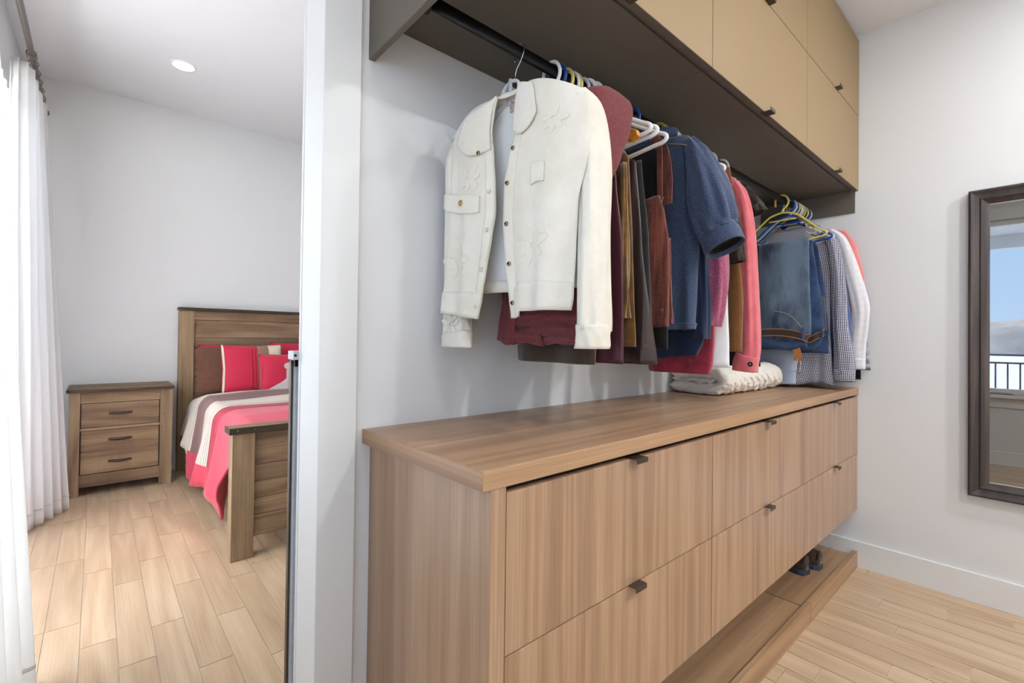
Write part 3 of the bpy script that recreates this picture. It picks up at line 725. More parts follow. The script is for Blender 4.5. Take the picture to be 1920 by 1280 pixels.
# ================================================================== CLOTHES
def ring_uv(rs):
    out = []; n = len(rs[0]); L = 0.0; prev = None
    for r in rs:
        c = sum((Vector(p) for p in r), Vector()) / n
        if prev is not None: L += (c - prev).length
        prev = c; a = 0.0
        for k in range(n):
            if k: a += (Vector(r[k]) - Vector(r[k - 1])).length
            out.append((a, L))
    return out
def loft(name, prof, X, mat, parent, sq=.8, tilt=0, amp=.008, k=34, seed=0, n=72, m=44, flat=.75, grow=1.0, hem_drop=None, skew=0):
    """hanging cloth body: prof rows (z, y_near, y_far, half_thickness[, x_shift]) from the top down"""
    rnd = random.Random(seed); ph = [rnd.uniform(0, 6.28) for _ in range(4)]
    prof = [tuple(r) + (0,) * (5 - len(r)) for r in prof]
    z1, z0 = prof[0][0], prof[-1][0]; rs = []
    def ring(z, shrink=0, zz=None):
        yn, yf, t, xs = lerp_tab(prof, z); g = ((z1 - z) / (z1 - z0)) ** grow
        out = []
        for i in range(n):
            q = 2 * PI * i / n; c, s = math.cos(q), math.sin(q)
            yy = (yn + yf) / 2 + ((yf - yn) / 2 - shrink) * math.copysign(abs(c) ** flat, c)
            u = yy * k
            fo = amp * (.15 + .85 * g) * (math.sin(u + ph[0] + skew * z) + .55 * math.sin(u * 1.7 + ph[1] - 2 * z) + .3 * math.sin(u * 3.1 + ph[2]))
            xx = X + xs - tilt * (yy - .848) + fo + max(t - shrink * .6, .001) * math.copysign(abs(s) ** sq, s) * (1 + .25 * math.sin(u * .9 + ph[3] + 5 * z))
            dz = hem_drop((yy - yn) / (yf - yn + 1e-6)) * g ** 6 if hem_drop else 0
            out.append((xx, yy, (zz if zz is not None else z) + dz))
        return out
    for j in range(m + 1): rs.append(ring(z1 + (z0 - z1) * j / m))
    rs.append(ring(z0, .003, z0 + .0005)); rs.append(ring(z0, .004, z0 + .05))
    mb = MB().rings(rs); mb.uv = ring_uv(rs); return mb.build(name, mat, parent, smooth=True)
def tube_loft(name, path, rad, mat, parent, n=36, m=30, amp=.004, k=5, seed=0, hollow=.03, flat=.9):
    """sleeve: path of (x,y,z); rad rows (a in the yz plane, b along x)"""
    rnd = random.Random(seed); ph = [rnd.uniform(0, 6.28) for _ in range(3)]
    P = spline(path, max(2, m // (len(path) - 1))); Rr = spline([(a, b, 0) for a, b in rad], max(2, m // (len(path) - 1)))
    rs = []
    def ring(i, sh=0, back=0):
        p = P[i]; t = (P[min(i + 1, len(P) - 1)] - P[max(i - 1, 0)]).normalized(); x = Vector((1, 0, 0)); nn = t.cross(x).normalized()
        x = nn.cross(t).normalized(); a, b = Rr[i].x, Rr[i].y; v = i / (len(P) - 1); o = []
        for j in range(n):
            q = 2 * PI * j / n; c, s = math.cos(q), math.sin(q)
            w = 1 + amp / max(a, .01) * (math.sin(k * q + ph[0] + 4 * v) + .6 * math.sin((k + 3) * q + ph[1] - 6 * v) + .5 * math.sin(9 * v + 2 * q + ph[2])) * (.3 + .7 * v)
            o.append(p - t * back + nn * ((a - sh) * w * math.copysign(abs(c) ** flat, c)) + x * ((b - sh) * w * math.copysign(abs(s) ** flat, s)))
        return o
    for i in range(len(P)): rs.append(ring(i))
    rs.append(ring(len(P) - 1, .003)); rs.append(ring(len(P) - 1, .004, hollow))
    mb = MB().rings(rs); mb.uv = ring_uv(rs); return mb.build(name, mat, parent, smooth=True)
def garment(name, label, cat, X, z, group='clothes on the rail'):
    return thing(name, label, cat, (X, .848, z), group)
def band(name, pts, w, th, mat, parent, up=(0, 0, 1)):
    """strap following pts; w along up, th across"""
    P = spline(pts, 6); u = Vector(up); rs = []
    for i, p in enumerate(P):
        t = (P[min(i + 1, len(P) - 1)] - P[max(i - 1, 0)]).normalized(); a = (u - t * u.dot(t)).normalized(); b = t.cross(a)
        rs.append([p + a * (w / 2 * sa) + b * (th / 2 * sb) for sa, sb in ((-1, -1), (1, -1), (1, 1), (-1, 1))])
    return MB().rings(rs).build(name, mat, parent)

MT['jacket'] = fabric('ivory_knit_cloth', (230, 225, 212), (222, 215, 199), scale=12, weave=500, bmp=.12, sheen=.15)
MT['jacket_in'] = fabric('ivory_lining', (226, 225, 222), sheen=.1)
MT['petal'] = fabric('pale_embroidery', (226, 219, 203), weave=300, bmp=.3)
MT['snap'] = plain('antique_brass', (150, 128, 92), .35, metal=.9)
MT['gold'] = plain('brass_button', (188, 142, 74), .4, metal=.7)
MT['pearl'] = plain('cream_button', (214, 200, 176), .4)
MT['tagcloth'] = plain('pinkish_label_cloth', (196, 172, 162), .8, c2=(150, 112, 104), scale=90)

# --- ivory jacket, hung open, wall side swung towards the doorway
def J(y, z, d): return Vector((.722 - .18 * (y - .848) - d, y, z))
jk = garment('jacket', 'ivory collared jacket with flower embroidery hanging open on a clear hanger', 'jacket', .72, 1.1)
def curve(tab):
    def f(z): return lerp_tab(tab, z)[0]
    return f
l_in = curve([(1.695, .856), (1.658, .863), (1.615, .868), (1.548, .858), (1.482, .851), (1.418, .848), (1.356, .855), (1.28, .865), (1.217, .876), (1.168, .893)])
l_out = curve([(1.70, 1.0), (1.6, 1.012), (1.5, 1.016), (1.30, 1.02), (1.187, 1.028)])
r_in = curve([(1.70, .792), (1.658, .797), (1.582, .802), (1.538, .814), (1.477, .822), (1.389, .821), (1.288, .813), (1.213, .805), (1.171, .800)])
r_out = curve([(1.70, .636), (1.6, .619), (1.5, .622), (1.41, .641), (1.3, .644), (1.206, .648), (1.17, .655)])
def fold(y, z, s): return .006 * math.sin(y * 42 + s + 1.5 * z) * min(1, (1.69 - z) * 2.2) + .004 * math.sin(y * 95 + s * 2)* min(1, (1.69 - z) * 2)
def left_panel(u, v, lift=0):
    zt = 1.690 - .012 * u - .060 * u ** 2.2; zb = 1.168 + .020 * u
    z = zt + (zb - zt) * v; y = l_in(z) + (l_out(z) - l_in(z)) * u
    return J(y, z, .030 - .012 * (1 - v) + .014 * math.sin(min(1, u * 1.05) * PI) + fold(y, z, .5) - .02 * max(0, u - .85) / .15 + lift)
def right_panel(u, v, lift=0):
    zt = 1.695 - .003 * u - .055 * u ** 2.4; zb = 1.170 + (.012 if u > .22 else 0)
    z = zt + (zb - zt) * v; y = r_in(z) + (r_out(z) - r_in(z)) * u
    return J(y, z, .028 - .010 * (1 - v) + .016 * math.sin(min(1, u) * PI) + fold(y, z, 2.2) - .012 * max(0, u - .8) / .2 + lift)
def back_panel(u, v):
    zt = 1.692 - .055 * abs(u * 2 - 1) ** 2.2; z = zt + (1.232 - zt) * v
    y = .640 + (1.018 - .640) * u
    return J(y, z, -.016 + .006 * math.sin(y * 30) * v)
MB().grid(left_panel, 40, 60).build('front_panel', 'jacket', jk, smooth=True, solid=.004)
MB().grid(right_panel, 40, 60).build('front_panel', 'jacket', jk, smooth=True, solid=.004)
MB().grid(back_panel, 30, 40).build('back_panel', 'jacket_in', jk, smooth=True, solid=.004)
MB().grid(lambda u, v: left_panel(u, .885 + .118 * v, .003), 40, 6).build('hem_band', 'jacket', jk, smooth=True, solid=.003)
MB().grid(lambda u, v: right_panel(.13 + .87 * u, .872 + .128 * v, .003), 40, 6).build('hem_band', 'jacket', jk, smooth=True, solid=.003)
MB().grid(lambda u, v: right_panel(.155 * u, .12 + .885 * v, .0025), 4, 60).build('placket', 'jacket', jk, smooth=True, solid=.003)
MB().grid(lambda u, v: left_panel(.13 * u, .2 + .802 * v, .0025), 4, 60).build('placket', 'jacket', jk, smooth=True, solid=.003)
MB().grid(lambda u, v: J(.645 + .37 * u, 1.262 - .03 * v, -.012 + .006 * math.sin((.645 + .37 * u) * 30)), 30, 3).build('back_hem_band', 'jacket', jk, smooth=True, solid=.004)
def shoulder(y0, y1, s):
    def f(u, v):
        y = y0 + (y1 - y0) * u; e = u ** 2.2; z = 1.690 - .060 * e
        a = v * PI; return J(y, z + .010 * math.sin(a), -.016 + (.036 if s else .034) * v)
    return f
MB().grid(shoulder(.856, 1.006, 0), 20, 8).build('shoulder', 'jacket', jk, smooth=True, solid=.003)
MB().grid(shoulder(.792, .640, 1), 20, 8).build('shoulder', 'jacket', jk, smooth=True, solid=.003)
# sleeves
def jp(y, z, d): return tuple(J(y, z, d))
tube_loft('sleeve', [jp(.995, 1.630, -.006), jp(1.012, 1.58, -.010), jp(1.018, 1.47, -.014), jp(1.018, 1.30, -.012), jp(1.006, 1.17, -.004), jp(.999, 1.128, .0)],
          [(.020, .022), (.030, .034), (.034, .032), (.036, .030), (.050, .026), (.053, .024)], 'jacket', jk, seed=4, amp=.003)
tube_loft('cuff', [jp(1.0, 1.134, .002), jp(.998, 1.117, .002), jp(.998, 1.098, .002)], [(.0545, .026), (.055, .026), (.055, .025)], 'jacket', jk, m=8, seed=5, amp=.002, hollow=.02)
tube_loft('sleeve', [jp(.662, 1.645, -.006), jp(.645, 1.605, -.024), jp(.634, 1.50, -.034), jp(.628, 1.36, -.026), jp(.624, 1.22, -.018), jp(.624, 1.14, -.016)],
          [(.022, .026), (.026, .040), (.024, .044), (.024, .044), (.025, .042), (.026, .040)], 'jacket', jk, seed=6, amp=.003)
tube_loft('cuff', [jp(.624, 1.152, -.016), jp(.624, 1.13, -.016), jp(.624, 1.102, -.016)], [(.0275, .043), (.028, .043), (.027, .041)], 'jacket', jk, m=8, seed=7, amp=.002, hollow=.02)
# collar: two flat flaps lying on the fronts
def flap(name, poly, d0, mat='jacket', th=.004, par=jk):
    P = [J(y, z, d0(y, z)) for y, z in poly]
    return MB().prism(P, (-th, 0, 0)).build(name, mat, par, .0015)
def round_poly(p, n=5): return [(q.x, q.y) for q in spline([(a, b, 0) for a, b in p], n)]
def dl(y, z):
    u = max(0, min(1, (y - l_in(z)) / (l_out(z) - l_in(z)))); v = max(0, min(1, (1.69 - z) / .52))
    return .030 - .012 * (1 - v) + .014 * math.sin(min(1, u * 1.05) * PI) + fold(y, z, .5) + .0035
def dr(y, z):
    u = max(0, min(1, (y - r_in(z)) / (r_out(z) - r_in(z)))); v = max(0, min(1, (1.69 - z) / .52))
    return .028 - .010 * (1 - v) + .016 * math.sin(u * PI) + fold(y, z, 2.2) + .0035
def grid_flap(name, ztop, zbot, ya, yb, dfn, th=.004, mat='jacket', round_=.0, lift=.0):
    def f(u, v):
        zz = ztop(u) + (zbot(u) - ztop(u)) * v; y = ya(zz) + (yb(zz) - ya(zz)) * u
        return J(y, zz, dfn(y, zz) + lift * (.3 + .7 * v))
    return MB().grid(f, 16, 16).build(name, mat, jk, smooth=True, solid=th)
grid_flap('collar', lambda u: 1.704 - .012 * u - .01 * u * u, lambda u: 1.574 + .040 * (u ** 3) + .022 * (1 - u) ** 4, curve([(1.70, .792), (1.65, .799), (1.58, .803)]), curve([(1.70, .745), (1.656, .733), (1.60, .723)]), dr, lift=.004)
grid_flap('collar', lambda u: 1.694 - .030 * u, lambda u: 1.556 + .012 * (1 - u) ** 3 + .055 * u ** 4, curve([(1.695, .855), (1.66, .866), (1.615, .869), (1.556, .861)]), curve([(1.69, .90), (1.65, .945), (1.60, .968), (1.56, .966)]), dl, lift=.003)
MB().grid(lambda u, v: J(.792 + .064 * u, 1.690 + .018 * math.sin(v * PI) - .004 * math.sin(u * PI), -.016 + .03 * v), 8, 8).build('collar_stand', 'jacket', jk, smooth=True, solid=.003)
grid_flap('pocket_flap', lambda u: 1.460 + .028 * u, lambda u: 1.420 + .030 * u ** 2, lambda z: .887, lambda z: 1.016, lambda y, z: dl(y, z) + .001)
grid_flap('pocket_flap', lambda u: 1.505 - .006 * u, lambda u: 1.456 + .004 * math.sin(u * PI), lambda z: .738, lambda z: .701, lambda y, z: dr(y, z) + .0015)
def button(y, z, d, r, mat, par): return MB().disc(J(y, z, d), (-1, -.18, 0), r, .0025, 16, .0012).build('button', mat, par, smooth=False)
button(.946, 1.452, dl(.946, 1.452) + .0035, .0072, 'gold', jk)
for z in (1.555, 1.477, 1.383, 1.291, 1.202):
    y = r_in(z) - .010; b = button(y, z, dr(y, z) + .001, .0055, 'snap', jk); MB().disc(J(y, z, dr(y, z) + .0035), (-1, -.18, 0), .0026, .0016, 10).build('snap_socket', 'blackmetal', b)
y, z = .893, 1.563; b = button(y, z, dl(y, z) + .005, .0055, 'snap', jk); MB().disc(J(y, z, dl(y, z) + .0075), (-1, -.18, 0), .0026, .0016, 10).build('snap_socket', 'blackmetal', b)
for z in (1.466, 1.375, 1.283, 1.197):
    y = l_in(z) + .011; button(y, z, dl(y, z) + .001, .0055, 'pearl', jk)
def flower(y, z, R, d, seed):
    rnd = random.Random(seed); e = thing_part('flower_embroidery', jk)
    mb = MB(); n = 7
    for k in range(n):
        a = 2 * PI * k / n + rnd.uniform(-.2, .2) + .3; L = R * rnd.uniform(.75, 1.05)
        pts = []
        for q in range(12):
            w = 2 * PI * q / 12; pu = L * (.55 + .45 * math.cos(w)); pv = L * .23 * math.sin(w)
            yy, zz = y + pu * math.cos(a) - pv * math.sin(a), z + pu * math.sin(a) + pv * math.cos(a)
            pts.append(J(yy, zz, d(yy, zz)))
        mb.prism(pts, (-.0010, 0, 0))
    return mb.build('flower_embroidery', 'petal', jk)
def thing_part(name, par): return None
flower(.964, 1.310, .048, lambda y, z: dl(y, z) - .0012, 1)
flower(.925, 1.510, .040, lambda y, z: dl(y, z) - .0012, 2)
flower(.734, 1.325, .050, lambda y, z: dr(y, z) - .0012, 3)
flower(.685, 1.588, .036, lambda y, z: dr(y, z) - .0012, 4)
flower(.992, 1.155, .034, lambda y, z: .026, 5)
MB().prism([J(.842, 1.676, -.008), J(.842, 1.660, -.008), J(.790, 1.668, -.008), J(.790, 1.684, -.008)], (-.0015, 0, 0)).build('neck_label', 'tagcloth', jk)
# its clear hanger with a wire hook
ch = thing('clothes_hanger', 'clear plastic hanger with a thin wire hook holding the ivory jacket', 'hanger', (.765, .848, 1.7), 'plastic hangers on the rail')
wy = [(.765, .866, 1.806), (.765, .868, 1.826), (.765, .858, 1.8405), (.764, .845, 1.8432), (.763, .832, 1.834), (.76, .829, 1.815), (.756, .836, 1.792), (.752, .848, 1.770), (.75, .849, 1.742)]
MB().tube(spline(wy, 6), .0014, 6).build('hook', 'wire', ch, smooth=True)
def jc(y, z): return tuple(J(y, z, -.002) + Vector((.012, 0, 0)))
MB().tube(spline([jc(.99, 1.628), jc(.92, 1.672), jc(.882, 1.70), jc(.868, 1.725), jc(.848, 1.738), jc(.828, 1.734), jc(.815, 1.71), jc(.78, 1.675), jc(.70, 1.64)], 6), .0042, 8).build('shoulder_bar', 'h_clear', ch, smooth=True)
MB().tube([jc(.849, 1.745), jc(.849, 1.70), jc(.849, 1.68)], .005, 8).build('neck', 'h_clear', ch, smooth=True)
MB().tube(spline([jc(.90, 1.655), jc(.87, 1.678), jc(.848, 1.684), jc(.826, 1.678), jc(.80, 1.655)], 5), .0028, 8).build('inner_bar', 'h_clear', ch, smooth=True)

# --- cloth materials
MT['maroon'] = fabric('maroon_ribbed_knit', (122, 62, 64), (104, 48, 50), scale=180, weave=420, bmp=.6, sheen=.12)
MT['cordbrown'] = fabric('dark_brown_corduroy', (78, 60, 46), (62, 46, 34), scale=60, ribs=240, rib_axis=1, bmp=.4, sheen=.4)
MT['navyc'] = fabric('navy_cloth', (26, 38, 64))
MT['plum'] = plain('plum_leatherette', (80, 42, 50), .42, spec=.4)
MT['mustard'] = fabric('mustard_velvet', (122, 84, 22), (92, 60, 14), scale=25, sheen=.8)
MT['leather'] = plain('dark_brown_leather', (54, 40, 37), .36, spec=.5, bmp=.1, bscale=300)
MT['charcoal'] = fabric('charcoal_cloth', (58, 58, 58))
MT['rustc'] = fabric('rust_crinkle_cloth', (118, 62, 48), (78, 38, 30), scale=70, stretch=(1.4, 1.4, .12), bmp=.7, weave=120, sheen=.3)
MT['blackc'] = fabric('black_cloth', (20, 19, 20))
MT['denim'] = fabric('indigo_chambray_denim', (34, 44, 68), (84, 98, 124), scale=420, weave=700, bmp=.2, sheen=.2)
MT['magenta'] = fabric('magenta_fuzzy_knit', (134, 54, 84), (176, 92, 124), scale=210, weave=260, bmp=.9, sheen=.5)
MT['redcord'] = fabric('raspberry_corduroy', (176, 54, 76), (150, 42, 62), scale=50, ribs=260, rib_axis=1, bmp=.4, sheen=.4)
MT['whitec'] = fabric('white_cotton', (236, 236, 236), (226, 226, 228), scale=14)
MT['dkbrown'] = fabric('espresso_knit', (46, 36, 30), (38, 29, 24), scale=60)
MT['caramel'] = fabric('caramel_ribbed_knit', (142, 94, 48), (122, 78, 38), scale=60, ribs=210, rib_axis=1, bmp=.5, sheen=.3)
MT['pinkcord'] = fabric('pink_corduroy', (226, 116, 122), (208, 94, 104), scale=30, ribs=230, rib_axis=1, bmp=.35, rib_dark=.82, sheen=.4)
MT['jeans'] = fabric('worn_blue_denim', (36, 50, 70), (98, 114, 132), scale=8, weave=900, bmp=.15, stretch=(1, 1, .4))
MT['jeansdk'] = fabric('dark_blue_denim', (34, 52, 84), (56, 78, 110), scale=12, weave=900, bmp=.15)
MT['checknavy'] = checks('navy_white_micro_check', (44, 44, 80), (226, 224, 228), .0078, .60, soft=.74)
MT['blueshirt'] = fabric('steel_blue_cotton', (72, 96, 142), (84, 108, 152), scale=20)
MT['paleplaid'] = checks('pale_blue_plaid', (232, 228, 228), (200, 212, 230), .034, .45, (232, 214, 208), soft=.45)
MT['salmon'] = fabric('salmon_cotton', (228, 142, 138))
MT['greyplaid'] = checks('grey_plaid', (110, 114, 124), (190, 194, 200), .04, .2, soft=.5)
MT['paleblue'] = fabric('pale_blue_grey_cotton', (176, 186, 204), (164, 174, 194), scale=10)
MT['beltlea'] = plain('brown_black_belt_leather', (58, 44, 34), .45)
MT['beltedge'] = plain('tan_leather', (166, 104, 54), .5)
MT['thread'] = plain('tan_thread', (150, 132, 104), .8)

def simple(name, label, cat, X, prof, mat, hang=None, part='cloth', **kw):
    g = garment(name, label, cat, X, prof[-1][0]); o = loft(part, prof, X, mat, g, **kw)
    if hang: hanger(X + hang[2] if len(hang) > 2 else X, hang[0], hang[1], yaw=random.uniform(-.05, .05), small=True)
    return g

# --- maroon knit folded on its hanger, rolled hem showing below the jacket
g = garment('sweater', 'maroon ribbed knit with a wide draped sleeve behind the ivory jacket', 'sweater', .86, 1.1)
loft('body', [(1.690, .645, 1.00, .050, .010), (1.683, .636, 1.01, .078, .010), (1.660, .630, 1.012, .086, .008), (1.61, .628, 1.012, .078, 0), (1.54, .634, 1.01, .056, -.010), (1.45, .645, 1.0, .028, -.03), (1.38, .652, .99, .018, -.038), (1.25, .655, .97, .018, -.038), (1.13, .664, .955, .018, -.038)], .865, 'maroon', g, amp=.002, k=26, seed=3, sq=.45)
for a, (y0, y1, z, r) in enumerate(((.664, .90, 1.168, .019), (.668, .84, 1.145, .017), (.800, .953, 1.126, .018), (.665, .81, 1.122, .012))):
    tube_loft('rolled_hem', [(.815 + .004 * a, y1, z - .004), (.813, (y0 + y1) / 2, z + .003), (.815, y0, z)], [(r, .016), (r, .017), (r, .014)], 'maroon', g, m=16, seed=a, amp=.003, hollow=.01)
tube_loft('hanging_sleeve', [(.80, .895, 1.26), (.802, .91, 1.20), (.803, .922, 1.15), (.803, .930, 1.112)], [(.03, .014), (.034, .015), (.036, .015), (.032, .013)], 'maroon', g, seed=9, m=18)
MB().box(.7925, .7945, .922, .936, 1.140, 1.144).build('care_label', 'whitec', g)
hanger(.879, 'h_white', 'white plastic hanger of the maroon knit, hook straight and square')
# --- trousers and skirts
g = simple('trousers', 'dark brown corduroy trousers, creased hem lowest under the jacket', 'trousers', .893, [(1.60, .70, 1.0, .010), (1.4, .70, .99, .012), (1.217, .70, .975, .013), (1.062, .711, .981, .014)], 'cordbrown', ('h_blue', 'blue plastic hanger just behind the square white hook', .008), part='legs', amp=.003, k=40, seed=2)
loft('waistband', [(1.105, .708, .984, .0165), (1.10, .708, .984, .017), (1.066, .710, .984, .017), (1.061, .711, .983, .016)], .893, 'cordbrown', g, amp=.003, k=40, seed=2, m=8)
simple('trousers', 'navy trousers showing only a corner past the brown corduroy', 'trousers', .912, [(1.60, .705, 1.03, .008), (1.22, .704, 1.037, .009), (1.111, .702, 1.028, .009)], 'navyc', ('h_yellow', 'yellow plastic hanger, first behind the blue hook', .018), part='legs', amp=.002, seed=5)
g = simple('trousers', 'plum leather-look trousers with a sharp centre seam', 'trousers', .945, [(1.60, .71, 1.0, .006), (1.517, .691, 1.0, .012), (1.359, .670, 1.0, .017), (1.168, .663, 1.01, .019), (1.064, .661, 1.01, .020)], 'plum', ('h_white', 'white plastic hanger between the two yellow hooks', .008), part='legs', amp=.006, k=52, seed=8)
g = simple('trousers', 'mustard velvet trousers with folded cuffs', 'trousers', .99, [(1.60, .70, 1.0, .008), (1.581, .687, 1.0, .010), (1.367, .673, 1.0, .012), (1.222, .666, 1.0, .013), (1.105, .658, 1.0, .014)], 'mustard', ('h_yellow', 'yellow plastic hanger, second behind the blue hook', -.024), part='legs', amp=.004, k=60, seed=12)
tube_loft('front_fold', [(.972, .688, 1.56), (.970, .682, 1.38), (.969, .680, 1.25), (.970, .680, 1.175)], [(.007, .008), (.008, .009), (.009, .009), (.010, .010)], 'mustard', g, seed=3)
g = simple('trousers', 'dark brown glossy leather trousers with long vertical folds', 'trousers', 1.045, [(1.60, .72, 1.0, .006), (1.589, .703, 1.0, .010), (1.377, .680, 1.0, .018), (1.172, .654, 1.0, .026), (1.061, .644, 1.0, .030)], 'leather', ('h_lilac', 'lilac plastic hanger of the brown leather trousers', -.05), part='legs', amp=.007, k=80, seed=14)
simple('trousers', 'charcoal trousers between the leather and the rust top', 'trousers', 1.098, [(1.61, .72, 1.0, .008), (1.385, .694, 1.0, .012), (1.118, .680, 1.0, .014)], 'charcoal', ('h_white', 'white plastic hanger of the charcoal trousers', -.06), part='legs', amp=.003, seed=15)
hanger(1.058, 'h_white', 'white plastic hanger, bare, beside the charcoal trousers hanger', small=True)
# --- rust camisole
g = garment('camisole', 'rust brown crinkled camisole with thin straps', 'camisole', 1.16, 1.16)
loft('body', [(1.515, .690, .716, .006), (1.50, .684, .80, .010), (1.465, .674, .98, .016), (1.392, .664, 1.02, .020), (1.28, .660, 1.02, .022), (1.158, .659, 1.02, .024)], 1.140, 'rustc', g, amp=.004, k=95, seed=21, skew=9)
band('strap', [(1.158, .700, 1.500), (1.163, .704, 1.58), (1.172, .712, 1.66), (1.178, .73, 1.70)], .016, .003, 'rustc', g, (0, 1, 0))
band('strap', [(1.178, .690, 1.500), (1.185, .694, 1.58), (1.192, .712, 1.66), (1.185, .74, 1.70)], .030, .003, 'rustc', g, (0, 1, 0))
tube_loft('neck_binding', [(1.148, .684, 1.512), (1.145, .70, 1.492), (1.145, .725, 1.478), (1.145, .76, 1.470)], [(.003, .003)] * 4, 'rustc', g, m=12, amp=0, hollow=.004)
tube_loft('side_panel', [(1.160, .676, 1.40), (1.162, .674, 1.30), (1.163, .672, 1.20), (1.163, .670, 1.166)], [(.006, .006), (.006, .008), (.007, .009), (.007, .009)], 'rustc', g, seed=2)
# three thick white hangers whose ends stick out above the trousers
hanger(1.015, 'h_white', 'thick white hanger, nearest of the three bent ends', .14, big=True, dy=-.005)
hanger(1.040, 'h_white', 'thick white hanger, middle of the three bent ends', .14, big=True, dy=-.008)
hanger(1.108, 'h_white', 'thick white hanger, farthest of the three bent ends, over the rust top', .08, big=True)
wh = thing('clothes_hanger', 'honey coloured wooden hanger whose flat end shows beside the white ones', 'hanger', (1.01, .848, 1.7), 'plastic hangers on the rail')
MB().prism([(1.000, .672, 1.648), (1.000, .668, 1.632), (1.000, .690, 1.622), (1.000, .86, 1.735), (1.000, .85, 1.755)], (.016, 0, 0)).build('arm', 'h_wood', wh, .004)
MB().prism([(1.000, 1.02, 1.648), (1.000, 1.025, 1.632), (1.000, 1.006, 1.622), (1.000, .84, 1.735), (1.000, .85, 1.755)], (.016, 0, 0)).build('arm', 'h_wood', wh, .004)
MB().tube(spline([(1.008, .87, 1.806), (1.008, .868, 1.83), (1.008, .85, 1.8425), (1.008, .832, 1.832), (1.008, .832, 1.80), (1.008, .848, 1.77), (1.008, .848, 1.745)], 5), .002, 6).build('hook', 'wire', wh, smooth=True)
simple('skirt', 'plain black skirt ending just below the rust camisole', 'skirt', 1.235, [(1.715, .77, .95, .006), (1.68, .74, .98, .010), (1.3, .722, 1.0, .014), (1.096, .716, 1.02, .016)], 'blackc', ('h_blue', 'blue plastic hanger behind the thick white hangers', .004), amp=.004, seed=31)

# --- denim blouse
g = garment('blouse', 'blue denim blouse with a puffed short sleeve and banded cuff', 'blouse', 1.40, 1.14)
XD = 1.40
loft('body', [(1.788, .775, .905, .008, .005), (1.772, .742, .955, .018), (1.735, .716, .985, .028), (1.67, .704, 1.01, .034), (1.58, .700, 1.015, .036), (1.427, .708, 1.015, .040), (1.265, .712, 1.02, .044), (1.150, .716, 1.02, .046)], XD, 'denim', g, amp=.010, k=46, seed=41, hem_drop=lambda a: .010 * (1 - a))
loft('hem_band', [(1.172, .7135, 1.023, .049), (1.168, .7125, 1.024, .050), (1.152, .714, 1.024, .050), (1.148, .715, 1.022, .049)], XD, 'denim', g, amp=.010, k=46, seed=41, m=8, grow=.01, hem_drop=lambda a: .010 * (1 - a))
tube_loft('sleeve', [(XD, .742, 1.752), (XD, .716, 1.70), (XD, .692, 1.62), (XD - .004, .672, 1.54), (XD - .006, .655, 1.472), (XD - .006, .642, 1.443)], [(.020, .030), (.036, .046), (.054, .056), (.064, .060), (.062, .056), (.056, .050)], 'denim', g, n=64, m=48, amp=.0052, k=8, seed=42, hollow=.01)
tube_loft('cuff', [(XD - .006, .648, 1.455), (XD - .007, .635, 1.425), (XD - .008, .622, 1.398)], [(.057, .051), (.058, .052), (.058, .052)], 'denim', g, n=56, m=10, amp=.001, k=3, seed=43, hollow=.04)
tube_loft('cuff_shade', [(XD - .0075, .634, 1.4235), (XD - .0077, .630, 1.415), (XD - .0078, .627, 1.408)], [(.0535, .0475)] * 3, 'blackc', g, n=40, m=6, amp=.0005, hollow=.012)  # black plug added inside the cuff to darken its shaded opening
tube_loft('yoke_seam', [(XD - .034, .80, 1.755), (XD - .036, .745, 1.735), (XD - .03, .715, 1.72)], [(.0018, .0018)] * 3, 'thread', g, m=9, amp=0, n=8, hollow=.001)
tube_loft('collar', [(XD - .01, .90, 1.795), (XD - .028, .86, 1.80), (XD - .03, .81, 1.796), (XD - .015, .775, 1.79)], [(.012, .006), (.018, .007), (.018, .007), (.010, .006)], 'denim', g, m=15, amp=.001, seed=3, hollow=.004)
hanger(XD + .012, 'h_olive', 'olive yellow hanger of the denim blouse, beside the far thick white end', small=True)
hanger(1.392, 'h_olive', 'olive yellow hanger just left of the denim blouse', small=True)
hanger(1.460, 'h_lilac', 'lilac plastic hanger above the denim shoulder', small=True)
hanger(1.494, 'h_white', 'white plastic hanger, last hook above the denim shoulder', small=True)
# --- navy dress behind it
g = simple('dress', 'navy dress whose slanted hem hangs below the denim blouse', 'dress', 1.455, [(1.72, .76, .97, .010), (1.60, .722, 1.0, .016), (1.388, .722, 1.0, .018), (1.20, .720, 1.0, .019), (1.12, .716, 1.0, .020), (1.075, .740, 1.0, .020)], 'navyc', None, amp=.006, k=30, seed=44, hem_drop=lambda a: -.03 * a)
tube_loft('sleeve', [(1.455, .745, 1.66), (1.455, .735, 1.50), (1.456, .728, 1.30), (1.456, .728, 1.128)], [(.016, .02), (.02, .024), (.022, .026), (.024, .026)], 'navyc', g, seed=45)
# --- magenta fuzzy sweater
g = garment('sweater', 'fuzzy magenta knitted sweater with a hanging sleeve', 'sweater', 1.53, 1.16)
XM = 1.525
loft('body', [(1.735, .765, .95, .008), (1.70, .735, .98, .022), (1.60, .715, 1.0, .028), (1.4, .72, 1.0, .03), (1.22, .72, 1.0, .03)], XM, 'magenta', g, amp=.005, seed=51)
tube_loft('shoulder_cap', [(XM, .76, 1.73), (XM, .725, 1.685), (XM - .003, .697, 1.635), (XM - .005, .692, 1.585)], [(.016, .024), (.026, .036), (.026, .036), (.018, .030)], 'magenta', g, seed=52, m=18, hollow=.03)
tube_loft('sleeve', [(XM - .012, .730, 1.60), (XM - .015, .714, 1.45), (XM - .016, .706, 1.32), (XM - .016, .712, 1.22), (XM - .016, .718, 1.172)], [(.028, .03), (.038, .032), (.036, .032), (.032, .03), (.028, .028)], 'magenta', g, seed=53)
